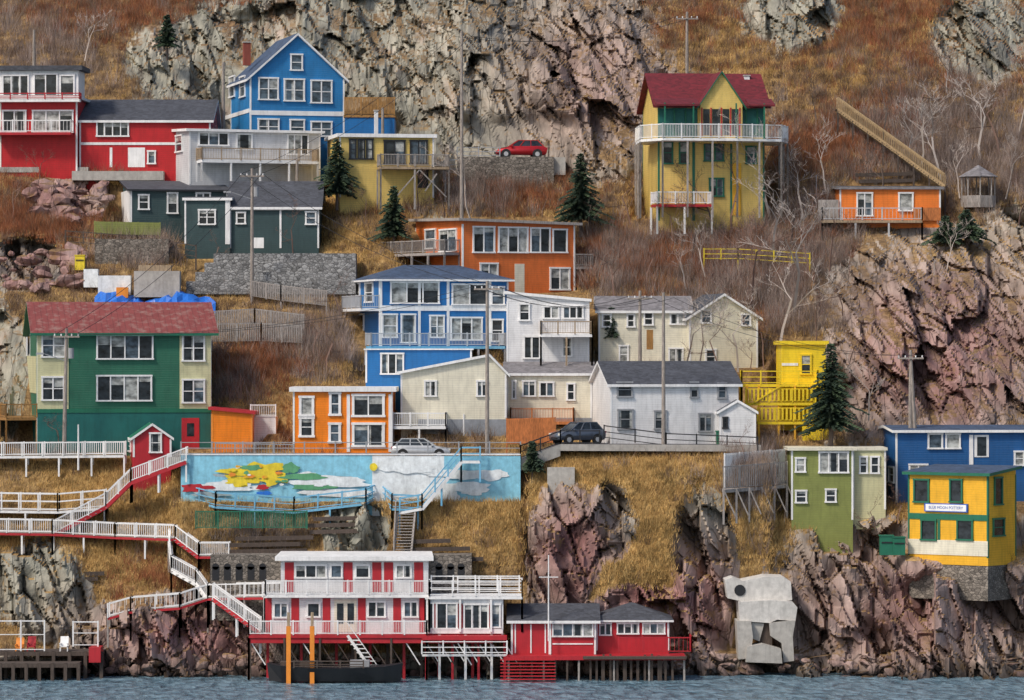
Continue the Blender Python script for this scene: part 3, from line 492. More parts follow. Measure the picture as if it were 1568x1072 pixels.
def pole(px,yt,yb,arm=True,off=1.,lean=0,tr=False,mat='pole',r0=.17,name='utility_pole'):
    d=Dp(px,yb,off); p=W(px,yb,d); t=W(px+lean,yt,d); e=empty(name,p); m=MB(); T=(t[0]-p[0],0,t[2]-p[2]); h=T[2]
    n=8; vs=[]
    for k,(c,r) in enumerate((((0,0,-1.5),r0),(T,r0*.65))):
        for i in range(n): q=2*math.pi*i/n; vs.append((c[0]+r*math.cos(q),c[1]+r*math.sin(q),c[2]))
    m.add(vs,[tuple(range(n,2*n))]+[(i,(i+1)%n,n+(i+1)%n,n+i) for i in range(n)],mat)
    if arm=='thin': m.beam((T[0]-.7,0,h-1.6),(T[0]+.7,0,h-1.6),.06,mat)
    elif arm: m.box(T[0]-1,T[0]+1,-.18,-.06,h-.7,h-.57,mat); [m.cyl((T[0]+x,-.12,h-.57),.05,'z',.16,'white',6) for x in (-.9,-.4,.4,.9)]
    if tr: m.cyl((T[0]+.35,-.1,h-2.3),.22,'z',.8,'metalr',10); m.beam((T[0],0,h-2.5),(T[0]-1.8,-.3,h-1.9),.06,'metalr'); m.box(T[0]-2.3,T[0]-1.7,-.4,-.2,h-2,h-1.85,'metalr')
    m.build('pole',e); return Vector((t[0],t[1],t[2]-.4))
pp={}
for k,v in {'a':(707,48,345,False),'b':(386,258,448,True,1.,0,True),'c':(746,430,694,True,5.),'d':(1016,448,688,False,2,0,False),'e':(98,503,668,True,3.5,4,True),'f':(980,445,560,True,2),'g':(1402,536,650,True,3.5,-8),'h':(1052,18,110,True,.5),'i':(1394,558,660,False,3),'j':(52,46,110,False,3),'k':(342,95,190,False,2),'l':(586,165,230,False,2),'o':(455,245,300,False,1)}.items(): pp[k]=pole(*v)
pole(840,850,950,'thin',6.5,0,False,'white',.06,'flagpole'); pole(1250,268,300,'thin',1,0,False,'metalr',.05,'clothesline_pole'); pole(120,650,690,False,3,0,False,'white',.08,'lamp_post')
m=MB()
for a_,b_ in (('a','b'),('b','e'),('c','d'),('c','e'),('d','g'),('a','h'),('b','c'),('f','c')):
    for o in (-.8,.8):
        A=pp[a_]+Vector((o,0,0));B=pp[b_]+Vector((o,0,0)); pts=[A.lerp(B,i/14)-Vector((0,0,1.2*4*(i/14)*(1-i/14))) for i in range(15)]
        for p,q in zip(pts[:-1],pts[1:]): m.beam(p,q,.03,'black')
obj('power_lines',m)
def car(name,px,py,d,mat,yaw=0,flip=1,L=4.4,z=None,suv=False):
    p=W(px,py,d); p=(p[0],p[1],p[2] if z is None else z)
    e=empty(name,p,yaw+(math.pi if flip<0 else 0)); s=L/4.4; k=1.08 if suv else 1.
    bm=bmesh.new()
    prof=[(-2.15,.32),(-2.22,.62),(-2.12,.93),(-1.6,1.0),(.85,.98),(1.75,.84),(2.12,.70),(2.2,.45),(2.1,.26),(-2.,.24)]
    rings=[]
    for y,sc in ((-.86,.96),(-.80,1.),(.80,1.),(.86,.96)): rings.append([bm.verts.new((x*s*sc,y,(.6+(zz-.6)*sc)*k)) for x,zz in prof])
    n=len(prof)
    for a_,b_ in zip(rings[:-1],rings[1:]):
        for i in range(n): bm.faces.new((a_[i],a_[(i+1)%n],b_[(i+1)%n],b_[i]))
    bm.faces.new(rings[0]); bm.faces.new(list(reversed(rings[-1])))
    bmesh.ops.recalc_face_normals(bm,faces=bm.faces)
    bmesh.ops.bevel(bm,geom=[ed for ed in bm.edges if ed.calc_face_angle(0)>.5],offset=.05,segments=2,affect='EDGES')
    me=bpy.data.meshes.new('body'); bm.to_mesh(me); bm.free(); me.materials.append(M(mat)); me.polygons.foreach_set('use_smooth',[True]*len(me.polygons)); o=bpy.data.objects.new('body',me); bpy.context.scene.collection.objects.link(o); o.parent=e
    m=MB(); zb,zt=.95*k,1.47*k; bx=(-1.95*s,1.05*s); tx=(-1.45*s,.25*s)
    V=[(bx[0],-.74,zb),(bx[1],-.74,zb),(bx[1],.74,zb),(bx[0],.74,zb),(tx[0],-.58,zt),(tx[1],-.58,zt),(tx[1],.58,zt),(tx[0],.58,zt)]
    m.add(V,QB,'glass_dark'); m.build('glass',e)
    m=MB(); m.slab([(tx[0]-.06,-.6,zt+.05),(tx[1]+.06,-.6,zt+.05),(tx[1]+.06,.6,zt+.05),(tx[0]-.06,.6,zt+.05)],.06,mat,mat)
    for sy in (-1,1):
        for u in (0,.38,.7,1):
            m.beam((bx[0]+(bx[1]-bx[0])*u,sy*.75,zb),(tx[0]+(tx[1]-tx[0])*u,sy*.59,zt),.07,mat)
        m.box(.75*s,.92*s,sy*.82,sy*1.0,.95*k,1.06*k,mat)
    m.build('roof',e)
    m=MB()
    for x in (-1.35*s,1.35*s):
        for sy in (-1,1):
            m.cyl((x,sy*.70,.33),.42,'y',sy*.17,'black',16); m.cyl((x,sy*.72,.32),.33,'y',sy*.18,'rubber',16); m.cyl((x,sy*.88,.32),.20,'y',sy*.03,'steel',10)
    m.build('wheels',e)
    m=MB()
    for sy in (-1,1): m.box(1.95*s,2.17*s,sy*.5,sy*.78,.58*k,.74*k,'lamp'); m.box(-2.22*s,-2.05*s,sy*.55,sy*.80,.7*k,.88*k,'redp')
    m.box(2.15*s,2.22*s,-.4,.4,.35,.5,'black'); m.box(-2.24*s,-2.2*s,-.25,.25,.55,.67,'white'); m.build('lights',e)
car('silver_car',645,705,305.4,'silver',0,1,4.5,z=zr); car('grey_car',884,678,306.5,'cargrey',.55,-1,4.2,z=zr+1.1,suv=True); car('red_car',797,236,344.2,'carred',.12,-1,4.4,z=zc)
RECTS.append((695,865,190,272,3.5)); RECTS.append((845,925,640,690,2))
e=empty('moored_boat',W(515,1034,290)); m=MB(); st=[(-5,.2,.9),(-4,.9,.75),(-2,1.2,.6),(1,1.25,.6),(3.5,1.,.7),(4.8,.5,.9)]; vs=[]
for x,w,h in st: vs+=[(x,-w,h),(x*.97,-w*.6,-.4),(x*.97,w*.6,-.4),(x,w,h)]
fs=[]
for i in range(len(st)-1):
    for j in range(3): fs.append((i*4+j,i*4+4+j,i*4+5+j,i*4+1+j))
    fs.append((i*4+3,i*4+7,i*4+4,i*4))
m.add(vs,fs+[(0,1,2,3),(20,21,22,23)],'black'); m.box(-4,-1,-.5,.5,.6,1.0,'darkwood'); m.box(1,2.4,-.5,.5,.6,1.1,'metalr'); m.rail([(-3,-1.1,.6),(2,-1.2,.6)],'darkwood',h=.5,sp=0); m.build('hull',e)
m=MB(); m.beam((-3.4,-.9,-1),(-3.4,-.9,3.6),.32,'orangep'); m.beam((-1.7,-.9,-1),(-1.7,-.9,3.6),.32,'orangep'); m.beam((-3.4,-.9,3.6),(-3.4,-.9,4.6),.2,'wood'); m.beam((-1.7,-.9,3.6),(-1.7,-.9,4.6),.2,'wood'); m.build('mooring_posts',e)
e=empty('wooden_dock'); m=MB()
for (x0,x1,y,dd) in ((-40,155,998,293.5),(-40,120,1016,291.5)):
    A=W(x0,y,dd);B=W(x1,y,dd); m.box(A[0],B[0],A[1],A[1]+3,A[2]-.3,A[2],'darkwood')
    for i in range(9): x=A[0]+(B[0]-A[0])*i/8; m.beam((x,A[1]+.1,A[2]),(x,A[1]+.1,-2),.25,'darkwood')
m.box(W(136,0,293)[0],W(154,0,293)[0],-7,-5,1.2,2.3,'redp'); m.build('deck',e)
m=MB(); m.rail([W(-40,997,293.6),W(68,997,293.6)],'white',h=2.2,sp=0); m.rail([W(112,990,294),W(150,990,294)],'white',h=1.8,sp=0); m.build('rails',e)
def chair(px,py,d,mat):
    p=W(px,py,d); e=empty('deck_chair',p); m=MB(); m.box(-.3,.3,-.25,.25,.35,.42,mat); m.add([(-.3,.2,.4),(.3,.2,.4),(.3,.45,1.1),(-.3,.45,1.1),(-.3,.25,.4),(.3,.25,.4),(.3,.5,1.1),(-.3,.5,1.1)],QB,mat)
    for x in (-.27,.27):
        for y in (-.22,.2): m.beam((x,y,0),(x,y,.6 if y<0 else .4),.06,mat)
        m.box(x-.06,x+.06,-.28,.3,.6,.64,mat)
    m.build('frame',e)
chair(48,998,294,'redp'); chair(98,998,294,'white'); chair(30,1000,294,'orangep')
m=MB(); x,y,z=W(1020,1003,290.5)
for i in range(12): 
    t=i*.5; m.beam((x-5+t,-8.4,-1.5),(x-5+t,-8.4,z-.2+.2*math.sin(i)),.16,'darkwood')
m.box(x-6,x+1.5,-9,-6,z-.35,z-.15,'darkwood'); obj('pier',m)
# ================= TERRAIN
def h3(i,j,k,s):
    i=i.astype(np.int64);j=j.astype(np.int64);k=k.astype(np.int64)
    n=(i*73856093)^(j*19349663)^(k*83492791)^(s*2654435761)
    n&=0xffffffff; n=((n^(n>>16))*0x45d9f3b)&0xffffffff; n=((n^(n>>16))*0x45d9f3b)&0xffffffff; n^=(n>>16)
    return (n&0xffffff)/float(0xffffff)
def vn(P,s=0):
    f0=np.floor(P); t=P-f0; t=t*t*(3-2*t); r=0
    for a in (0,1):
        for b in (0,1):
            for c in (0,1):
                w=(t[:,0] if a else 1-t[:,0])*(t[:,1] if b else 1-t[:,1])*(t[:,2] if c else 1-t[:,2]); r=r+w*h3(f0[:,0]+a,f0[:,1]+b,f0[:,2]+c,s)
    return r
def fbm(P,o=4,s=0): 
    r=0;a=.5
    for i in range(o): r=r+a*vn(P*(2.**i),s+i); a*=.5
    return r
def blocks(P,s,tilt=1.6):
    f0=np.floor(P); best=np.full(len(P),9.); hv=np.zeros(len(P)); second=np.full(len(P),9.)
    for a in (-1,0,1):
        for b in (-1,0,1):
            for c in (-1,0,1):
                I,J,K=f0[:,0]+a,f0[:,1]+b,f0[:,2]+c
                q=np.stack([I+h3(I,J,K,s),J+h3(I,J,K,s+1),K+h3(I,J,K,s+2)],1); dv=P-q; dd=(dv**2).sum(1)
                hh=h3(I,J,K,s+3)+(dv[:,0]*(h3(I,J,K,s+4)-.5)+dv[:,2]*(h3(I,J,K,s+5)-.5))*tilt
                m_=dd<best; second=np.where(m_,best,np.minimum(second,dd)); hv=np.where(m_,hh,hv); best=np.where(m_,dd,best)
    return hv,np.sqrt(second)-np.sqrt(best)
cxs=np.concatenate([np.arange(-900,-20,14),np.arange(-20,1590,2.9),np.arange(1590,2500,14)])
cys=np.concatenate([np.arange(1300,1062,-14),np.arange(1062,-20,-2.9),np.arange(-20,-600,-14)])
PX,PYg=np.meshgrid(cxs,cys); sh=PX.shape; px=PX.ravel(); py=PYg.ravel()
d=Dsm(px,py)
RK=[(560,110,340,115),(850,130,170,130),(700,50,260,80),(330,90,150,60),(920,220,60,60),(1215,15,70,50),(1440,520,165,150),(1540,440,110,100),(1410,940,210,120),(1560,910,100,100),(985,965,130,60),(865,850,50,100),(1080,880,45,120),(935,800,32,50),(285,975,165,65),(60,900,80,70),(40,405,70,35),(105,305,55,32),(545,812,42,38),(5,570,32,90),(1500,60,70,55),(1320,850,60,60)]
rock=np.zeros_like(d)
for cx,cy,rx,ry in RK: rock=np.maximum(rock,1.25*np.exp(-(((px-cx)/rx)**2+((py-cy)/ry)**2)**1.5*.7))
rock=np.maximum(rock,np.clip((py-985)/30,0,1.2))
X=(px-CX)*d/F; Z=CZ-(py-CY)*d/F; P0=np.stack([X,d-300,Z],1)
rock=rock+(fbm(P0*np.array([.16,.1,.10]),5,11)-.48)*1.3
rock=rock-.9*np.exp(-((px-1490)/110)**2-((py-850)/22)**2)
rockc=np.clip((rock-.32)*2.4,0,1)
push=np.zeros_like(d); damp=np.ones_like(d); excl=np.zeros_like(d,bool)
for x0,x1,yt,yb,pu in RECTS:
    fx=np.clip((px-x0+25)/25,0,1)*np.clip((x1+25-px)/25,0,1); fy=np.clip((yb+2-py)/8,0,1)*np.clip((py-yt+15)/max(20,(yb-yt)),0,1)
    push=np.maximum(push,pu*fx*fy); near=fx*np.clip((yb+55-py)/45,0,1)*np.clip((py-yt+20)/20,0,1); damp=np.minimum(damp,1-near*.88)
    excl|=(px>x0-3)&(px<x1+3)&(py>yt)&(py<yb+4)
S=np.array([[.55,.03,.24],[.02,.09,.0],[-.17,.02,.20]])
Pr=P0@S.T
warp=(fbm(P0*np.array([.3,.1,.3]),3,50)-.5)[:,None]*.5
b1,e1=blocks(Pr*.40+warp,100,2.4); b2,e2=blocks(Pr*1.0+warp,200,2.6); b3,e3=blocks(Pr*2.3+warp,300,2.2)
disp=rockc*(3.4*(b1-.6)+1.5*(b2-.5)+.6*(b3-.5)-.35*(e2<.035))
disp+=(fbm(P0*.12,3,70)-.45)*2.+(fbm(P0*.6,4,80)-.47)*(.8-.6*rockc)+(fbm(P0*2.5,3,85)-.47)*(.25-.15*rockc)
d2=d+push-disp*damp
d2=np.where((px>268)&(px<800)&(py<767)&(py>694),np.maximum(d2,304.2),d2)
V=np.stack([(px-CX)*d2/F,d2-300,CZ-(py-CY)*d2/F],1)
far=V.reshape(sh[0],sh[1],3)[-1].copy(); far[:,1]+=600; far[:,0]*=2.5; V=np.concatenate([V,far]); nr=sh[0]+1;nc=sh[1]
I=np.arange((nr-1)*nc).reshape(nr-1,nc)[:,:-1].ravel(); Fq=np.stack([I,I+1,I+1+nc,I+nc],1)
def npmesh(name,V,Fa,mats,midx=None,smooth=False):
    me=bpy.data.meshes.new(name); me.vertices.add(len(V)); me.vertices.foreach_set('co',V.astype(np.float32).ravel()); k=Fa.shape[1]
    me.loops.add(Fa.size); me.loops.foreach_set('vertex_index',Fa.astype(np.int32).ravel()); me.polygons.add(len(Fa)); me.polygons.foreach_set('loop_start',np.arange(0,Fa.size,k,dtype=np.int32))
    for m in mats: me.materials.append(m)
    if midx is not None: me.polygons.foreach_set('material_index',midx.astype(np.int32))
    me.polygons.foreach_set('use_smooth',np.full(len(Fa),smooth)); me.update(calc_edges=True); me.validate()
    o=bpy.data.objects.new(name,me); bpy.context.scene.collection.objects.link(o); return o
def soft(L):
    r=np.zeros_like(d)
    for cx,cy,rx,ry,a in L: r=np.maximum(r,a*np.exp(-((px-cx)/rx)**2-((py-cy)/ry)**2))
    return r
gold=soft([(970,710,170,70,1),(1010,850,90,120,1),(760,770,130,70,.95),(1300,800,140,50,.9),(1490,855,140,30,1),(200,760,130,70,.9),(100,850,140,70,.85),(520,350,90,70,.9),(480,300,60,40,.8),(1200,70,160,60,.7),(1400,60,60,60,.6),(1300,110,60,30,.7),(340,380,100,30,.9),(1170,780,100,90,.7),(1500,380,120,30,.8),(460,520,80,40,.5),(1400,880,60,50,.9),(700,480,500,300,.3),(150,230,200,60,.5)])
redm=soft([(60,330,90,60,.9),(800,290,120,50,.6),(960,400,130,50,.7),(1100,400,200,60,.65),(390,560,80,40,.9),(1270,230,120,50,.7),(1150,500,60,60,.4),(250,20,250,50,.5),(1340,180,120,50,.4),(1400,50,250,90,.5),(1050,30,150,60,.4),(620,300,60,50,.4),(240,900,80,60,.4)])
rr=soft([(285,975,160,70,1),(870,850,80,120,1),(1060,930,100,110,1),(980,930,110,100,1),(1440,540,190,170,.9),(105,305,60,40,1),(920,130,150,140,.6),(40,405,80,40,.4),(1400,930,260,140,.75)])
att=np.stack([np.clip(rock,0,1),gold,redm,rr],1); att=np.concatenate([att,att.reshape(sh[0],sh[1],4)[-1]])
tm=bpy.data.materials.new('hillside_ground'); tm.use_nodes=True; g=G(tm)
P=g.n('ShaderNodeTexCoord').outputs['Object']
at=g.n('ShaderNodeAttribute',{'attribute_name':'zones'}); sp=g.n('ShaderNodeSeparateColor',None,Color=at.outputs['Color']).outputs; rra=at.outputs['Alpha']
n1=g.noise(g.map(P,(1,.3,.7)),.26,4,.65,.4); n2=g.noise(g.map(P,(1.,.12,.30),(0,.45,0)),1.2,5,.65,.4); n3=g.noise(P,5.,2,.7)
rc=g.ramp(n1,[(.3,(.17,.16,.14)),(.45,(.27,.265,.22)),(.58,(.32,.30,.245)),(.72,(.37,.30,.25))])
rc=g.mix(rra,rc,g.ramp(n1,[(.3,(.15,.055,.055)),(.45,(.27,.135,.13)),(.58,(.34,.21,.20)),(.7,(.38,.27,.25))]))
rc=g.mix(1.,rc,g.ramp(n2,[(.30,.42),(.46,.92),(.68,1.4)]),'MULTIPLY')
cr=g.n('ShaderNodeTexVoronoi',{'feature':'DISTANCE_TO_EDGE'},Vector=g.mix(.3,g.map(P,(1,.1,.26),(0,.45,.0)),g.n('ShaderNodeTexNoise',None,Vector=P,Scale=.8,Detail=2.).outputs['Color'],'ADD'),Scale=.9).outputs[0]
crk=g.ramp(cr,[(0,.25),(.03,1.)]); rc=g.mix(.8,rc,crk,'MULTIPLY')
rc=g.mix(g.ramp(g.noise(P,.8,4,.7),[(.58,0.),(.66,.6)]),rc,(.26,.15,.055))
gn=g.noise(g.map(P,(1.5,1.5,.8)),1.2,4,.7); 
gc=g.ramp(gn,[(.3,(.07,.045,.025)),(.46,(.17,.105,.05)),(.6,(.27,.175,.08)),(.75,(.38,.26,.12))])
gg=g.ramp(gn,[(.28,(.16,.10,.04)),(.5,(.43,.27,.095)),(.7,(.58,.39,.15))]); rd=g.ramp(gn,[(.3,(.07,.03,.018)),(.5,(.18,.075,.035)),(.7,(.30,.15,.07))])
gc=g.mix(g.math('MULTIPLY',sp[1],1.,True),gc,gg); gc=g.mix(g.math('MULTIPLY',sp[2],.8,True),gc,rd)
gc=g.mix(.8,gc,g.ramp(n3,[(.3,.6),(.65,1.25)]),'MULTIPLY')
fac=g.ramp(g.math('ADD',sp[0],g.math('MULTIPLY',g.math('SUBTRACT',n2,.5),.8)),[(.36,0.),(.44,1.)])
nz=g.n('ShaderNodeSeparateXYZ',None,Vector=g.n('ShaderNodeNewGeometry').outputs['Normal']).outputs[2]
ledge=g.ramp(g.math('ADD',nz,g.math('MULTIPLY',g.math('SUBTRACT',n1,.5),.4)),[(.83,1.),(.92,.1)])
fac=g.math('MULTIPLY',fac,ledge)
pz=g.n('ShaderNodeSeparateXYZ',None,Vector=P).outputs[2]; wet=g.ramp(g.math('ADD',g.math('MULTIPLY',pz,.3),g.math('MULTIPLY',n2,.5)),[(.25,.25),(.65,1.)])
col=g.mix(1.,g.mix(fac,gc,rc),wet,'MULTIPLY')
hh=g.math('ADD',g.math('MULTIPLY',n2,.7),g.math('ADD',g.math('MULTIPLY',n3,.12),g.math('MULTIPLY',crk,.25)))
b=g.n('ShaderNodeBsdfPrincipled',None,Base_Color=col,Roughness=.9,Normal=g.n('ShaderNodeBump',None,Strength=.8,Distance=.25,Height=hh).outputs[0]); b.inputs['Specular IOR Level'].default_value=.2
g.set(g.n('ShaderNodeOutputMaterial').inputs[0],b)
T=npmesh('hillside',V,Fq,[tm]); ca=T.data.color_attributes.new('zones','FLOAT_COLOR','POINT'); ca.data.foreach_set('color',att.astype(np.float32).ravel())
# ---------- scatter
Vt=V[:len(px)]; inv=(px>-60)&(px<1630)&(py>-60)&(py<1005)&(~excl)
def pick(n,w):
    w=np.where(inv,w,0)*d*d; w=w/w.sum(); return rng.choice(len(px),n,p=w)
def blades(name,idx,nb,hmin,hmax,wid,spread,cols,droop=.3):
    n=len(idx)*nb; base=np.repeat(Vt[idx],nb,0)+rng.normal(0,1,(n,3))*np.array([spread,spread*.3,.03]); base[:,2]-=.08
    h=rng.uniform(hmin,hmax,n)*np.repeat(rng.uniform(.6,1.3,len(idx)),nb); an=rng.uniform(0,6.283,n); le=rng.uniform(0,droop,n)
    dr=np.stack([np.cos(an)*le,np.sin(an)*le,np.ones(n)],1)*h[:,None]; pa=rng.uniform(-.8,.8,n); side=np.stack([np.cos(pa),np.sin(pa),np.zeros(n)],1)*wid
    v=np.stack([base-side,base+side,base+dr],1).reshape(-1,3); Fa=np.arange(n*3).reshape(-1,3)
    ms=[]
    for i,c in enumerate(cols):
        m=bpy.data.materials.new(name+'_stem'); m.use_nodes=True; bs=m.node_tree.nodes['Principled BSDF']; q=G.__new__(G); q.nt=m.node_tree
        nn=q.noise(q.n('ShaderNodeTexCoord').outputs['Object'],.8,2); q.set(bs.inputs['Base Color'],q.mix(1.,c,q.ramp(nn,[(.3,.6),(.7,1.35)]),'MULTIPLY')); bs.inputs['Roughness'].default_value=.9; bs.inputs['Specular IOR Level'].default_value=.1; ms.append(m)
    return npmesh(name,v,Fa,ms,np.repeat(rng.integers(0,len(cols),len(idx)),nb))
soil=np.clip(1-rockc*1.6,0,1)
blades('dry_grass',pick(24000,soil*(.15+gold*1.9)),9,.22,.6,.022,.22,[(.52,.33,.12),(.60,.41,.17),(.36,.22,.085),(.46,.29,.11)],.9)
blades('brown_shrubs',pick(3000,soil*(.5+redm)*(py<700)+.12*soil),30,.5,1.4,.015,.32,[(.18,.11,.075),(.24,.16,.11),(.13,.085,.06),(.28,.21,.16)],.9)
blades('red_shrubs',pick(2100,soil*redm*redm),36,.5,1.4,.016,.35,[(.30,.11,.055),(.23,.085,.045),(.36,.15,.07)],.9)
gs=soft([(1180,420,140,110,1),(720,290,60,50,.9),(1170,740,50,50,1),(950,420,60,50,.7),(490,530,60,40,1),(350,590,50,40,.8),(1450,230,140,80,.7),(1340,700,60,60,.6),(220,390,60,20,.7),(1330,810,50,30,.8),(60,70,90,50,.4),(430,830,60,20,.4)])
blades('grey_shrubs',pick(1400,soil*gs),34,.8,2.4,.014,.35,[(.28,.22,.19),(.21,.15,.125),(.36,.29,.26)],.7)
def gen_tree(seed,spreadf=.55,lv=5):
    R=random.Random(seed); segs=[]
    def go(p,dv,l,r,k):
        n=3 if k<2 else 2; q=p
        for i in range(n):
            dv=(dv+Vector((R.gauss(0,.12),R.gauss(0,.12),R.gauss(0,.06)+.04))).normalized(); q2=q+dv*l/n; r2=r*(1-.35/n*1.0); segs.append((q,q2,r,r2)); q=q2; r=r2
            if k<lv and (i>0 or k>0):
                for _ in range(1 if k<3 else 2):
                    a=Vector((R.gauss(0,1),R.gauss(0,1),R.gauss(.3,.5))).normalized(); go(q,(dv*(1-spreadf)+a*spreadf).normalized(),l*R.uniform(.5,.75),r*.58,k+1)
    go(Vector((0,0,-.05)),Vector((R.gauss(0,.05),0,1)).normalized(),.62,.018,0)
    p=np.array([s[0] for s in segs]);q=np.array([s[1] for s in segs]);r0=np.maximum([s[2] for s in segs],.0021);r1=np.maximum([s[3] for s in segs],.0016)
    dv=q-p; dv/=np.linalg.norm(dv,axis=1)[:,None]+1e-9; a=np.cross(dv,np.array([.3,.9,.1])); a/=np.linalg.norm(a,axis=1)[:,None]; b=np.cross(dv,a); vs=[]
    for c,r in ((p,r0),(q,r1)):
        for i in range(3): t=2.0944*i; vs.append(c+(a*math.cos(t)+b*math.sin(t))*np.array(r)[:,None])
    v=np.stack(vs,1).reshape(-1,3); n=len(p); o=np.arange(n)[:,None]*6
    Fa=np.concatenate([o+np.array([[0,1,4,3]]),o+np.array([[1,2,5,4]]),o+np.array([[2,0,3,5]])]); v[:,2]/=max(.3,v[:,2].max()); return v,Fa
TM=[]
for i,mt in enumerate(['birch','bark','barkred','bark','birch','barkred','birch']):
    v,Fa=gen_tree(30+i,.5 if i in (0,4,6) else .55); me=npmesh('bare_tree_src',v,Fa,[M(mt)]); TM.append(me.data); bpy.data.objects.remove(me)
def btree(px_,yb,hpx,k):
    dd=Dp(px_,yb,1.2); o=bpy.data.objects.new('bare_tree',TM[k]); o.location=W(px_,yb,dd); h=hpx*dd/F; wx=h*random.uniform(.65,.95); o.scale=(wx,wx,h); o.rotation_euler=(0,0,random.uniform(0,6.28)); bpy.context.scene.collection.objects.link(o)
for t in [(1215,470,200,0),(1180,400,170,4),(1240,420,150,5),(1150,460,150,2),(1195,520,150,0),(1070,560,130,0),(1050,440,80,4),(1100,570,110,5),(1440,270,150,0),(1410,250,120,6),(1350,230,140,1),(1530,230,130,5),(1470,300,110,4),(1480,180,120,3),(1560,200,150,6),(1170,560,100,2),(940,450,90,2),(915,430,80,3),(1290,480,90,5),(1250,520,90,2),(500,560,80,5),(480,540,70,5),(350,580,70,2),(370,600,60,2),(720,330,120,6),(680,330,80,5),(450,395,100,5),(1120,350,150,5),(1090,360,120,3),(1180,330,170,6),(1030,370,80,2),(965,340,90,5),(1300,420,60,2),(130,90,80,6),(230,160,60,3),(1560,340,100,5),(1330,640,110,4),(60,280,60,2),(20,330,70,2),(1140,700,60,5),(1190,740,70,5),(740,300,60,3),(1005,190,60,3),(520,480,70,5),(250,400,40,2),(1340,810,60,5),(1375,800,60,5),(640,320,70,2),(1230,330,130,0),(1265,290,120,4),(1045,565,120,6),(1130,565,130,0),(1150,420,110,5),(1080,420,90,6),(1200,300,120,5),(1350,300,90,3),(1500,240,140,6),(1405,180,110,5),(1250,180,80,3),(1300,560,70,5),(1150,570,60,2),(1170,620,70,5),(990,430,80,5),(770,330,60,2),(830,330,60,5),(560,330,50,2),(330,400,50,5),(90,690,60,2),(1350,760,70,5),(1120,500,110,2),(1060,390,90,1),(1210,370,120,1),(900,360,70,1),(1380,160,90,2),(1450,140,80,6),(180,110,50,2),(1270,420,110,2),(1540,300,110,6),(1390,250,110,0),(1450,410,80,6),(1430,420,60,4)]: btree(*t)
def spruce(px_,yt,yb,wf=.42,off=1.0,name='spruce_tree'):
    dd=Dp(px_,yb,off); o=W(px_,yb,dd); h=(yb-yt)*dd/F; e=empty(name,o); m=MB(); m.cyl((0,0,-1),.03*h,'z',h*.98+1,'bark',7,.01)
    m.build('trunk',e); R=random.Random(int(px_)); m=MB(); lv=int(h*4.2)+8
    asym=[R.uniform(.7,1.2) for _ in range(8)]
    for i in range(lv):
        t=(i+.5)/lv; z=h*(.10+.9*t); rad=h*wf*(1-t)**.85*.5*R.uniform(.6,1.25)+.08; nb=max(5,int(9*(1-t)+5))
        for j in range(nb):
            a=6.283*(j+R.random())/nb; r=rad*asym[int(a/6.284*8)%8]*R.uniform(.45,1.25); dx,dy=math.cos(a),math.sin(a); mt='needles' if R.random()<.65 else 'needles2'
            n=max(3,int(r/.11)); dz=-.28*r+R.uniform(-.05,.05)
            for k in range(n):
                u=(k+.3+R.random()*.4)/n; c=Vector((dx*r*u,dy*r*u,z+dz*u*u+R.uniform(-.04,.04))); wd=.18*(1-u*.5)+.05; up=R.uniform(-.08,.05)
                q1=c+Vector((-dy*wd+dx*.12,dx*wd+dy*.12,up-.10)); q2=c+Vector((dy*wd+dx*.12,-dx*wd+dy*.12,up-.10)); q3=c+Vector((dx*.26,dy*.26,-.02)); q0=c-Vector((dx*.08,dy*.08,-.03))
                m.add([q0,q1,q3,q2],[(0,1,2),(0,2,3)],mt)
    m.build('foliage',e)
spruce(516,212,304,.66,3); spruce(603,284,368,.66); spruce(889,234,345,.7,1.6); spruce(1272,525,668,.62,3.); spruce(256,22,75,.6,4); spruce(936,470,520,.5,2); spruce(815,675,725,.6,.4); spruce(1480,320,368,1.3,name='juniper_bush'); spruce(1448,330,372,1.2,name='juniper_bush')
bm=bmesh.new(); bmesh.ops.create_icosphere(bm,subdivisions=2,radius=1); bv=np.array([v.co[:] for v in bm.verts]); bf=np.array([[v.index for v in f_.verts] for f_ in bm.faces]); bm.free()
def boulders(name,n,gen,smin,smax,zone,seed):
    vs=[];fs=[];o=0
    for i in range(n):
        x,y=gen(); dd=float(Dsm(x,y))-rng.uniform(.0,1.0); s=rng.uniform(smin,smax); c=np.array(W(x,y,dd)); A=rng.normal(0,1,(3,3))*.25+np.diag([1.2,1,.7])
        r=1+.35*(vn(bv*1.4+i*7.3+seed,5)-.5)[:,None]*2; vs.append(np.round(bv*r*2.2)/2.2*.5@A*s+bv*r@A*s*.5+c); fs.append(bf+o); o+=len(bv)
    B=npmesh(name,np.concatenate(vs),np.concatenate(fs),[tm]); ca=B.data.color_attributes.new('zones','FLOAT_COLOR','POINT'); ca.data.foreach_set('color',np.tile(np.array(zone,np.float32),o))
boulders('shore_boulders',330,lambda:(rng.uniform(-20,1600),rng.uniform(1004,1040)),.12,.5,[1.2,0,0,.6],0)
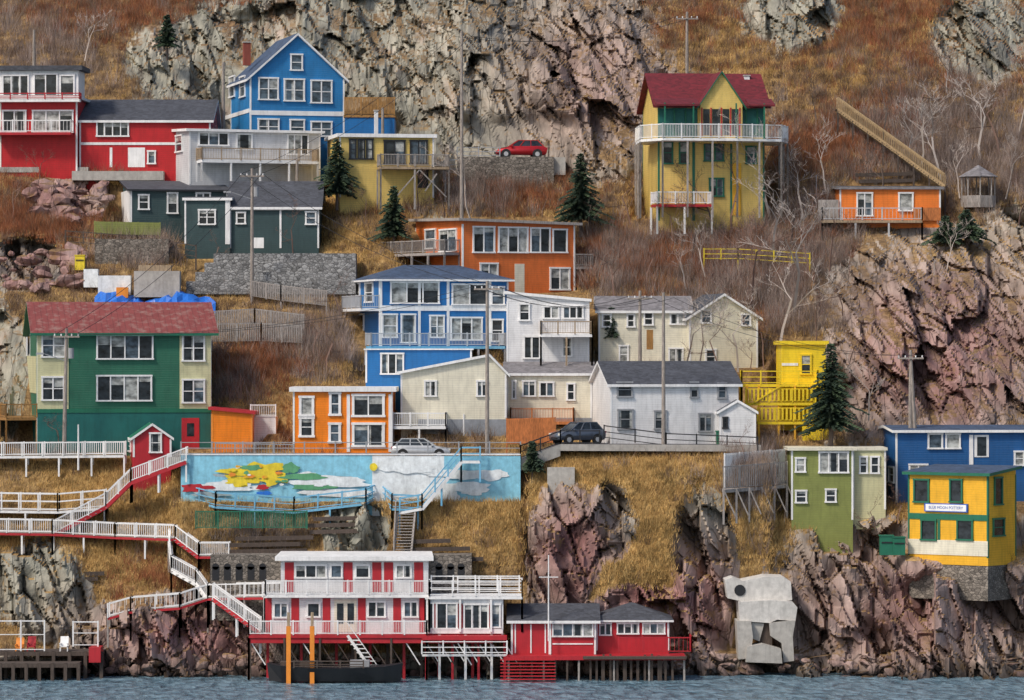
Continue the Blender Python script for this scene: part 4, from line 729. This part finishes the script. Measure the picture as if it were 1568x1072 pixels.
boulders('hillside_boulders',80,lambda:((rng.uniform(50,160),rng.uniform(280,335)) if rng.random()<.5 else (rng.uniform(0,135),rng.uniform(385,440))),.2,.9,[1.2,0,0,.8],50)
wm=bpy.data.materials.new('harbour_water'); wm.use_nodes=True; g=G(wm); P=g.n('ShaderNodeTexCoord').outputs['Object']
w1=g.noise(g.map(P,(1.,.45,1)),1.1,5,.6,.5); w2=g.noise(g.map(P,(1.,.5,1)),.25,3)
wc=g.ramp(w1,[(.35,(.06,.13,.18)),(.6,(.22,.34,.42))])
b=g.n('ShaderNodeBsdfPrincipled',None,Base_Color=wc,Roughness=.25,Normal=g.n('ShaderNodeBump',None,Strength=1.,Distance=1.2,Height=g.math('ADD',w1,w2)).outputs[0]); g.set(g.n('ShaderNodeOutputMaterial').inputs[0],b)
npmesh('water',np.array([[-3000,-3000,0],[3000,-3000,0],[3000,12,0],[-3000,12,0.]]),np.array([[0,1,2,3]]),[wm])
cam=bpy.data.cameras.new('camera'); co=bpy.data.objects.new('camera',cam); bpy.context.scene.collection.objects.link(co); co.location=(0,-300,CZ); co.rotation_euler=(math.pi/2,0,0); cam.sensor_width=36; cam.lens=36*F/1568; cam.clip_start=1; cam.clip_end=6000; bpy.context.scene.camera=co
w=bpy.data.worlds.new('World'); bpy.context.scene.world=w; w.use_nodes=True; nt=w.node_tree; sk=nt.nodes.new('ShaderNodeTexSky'); sk.sky_type='NISHITA'; sk.sun_disc=False; sk.sun_elevation=math.radians(46); sk.sun_rotation=math.radians(228); sk.dust_density=3
nt.links.new(sk.outputs[0],nt.nodes['Background'].inputs[0]); nt.nodes['Background'].inputs[1].default_value=.14
sl=bpy.data.lights.new('sun','SUN'); sl.energy=2.6; sl.angle=math.radians(8); sl.color=(1,.91,.79); so=bpy.data.objects.new('sun',sl); bpy.context.scene.collection.objects.link(so)
az=math.radians(228); el=math.radians(46); dirv=Vector((math.sin(az)*math.cos(el),math.cos(az)*math.cos(el),math.sin(el))); so.rotation_euler=dirv.to_track_quat('Z','Y').to_euler()
vs_=bpy.context.scene.view_settings; vs_.view_transform='Standard'; vs_.look='None'; vs_.exposure=0
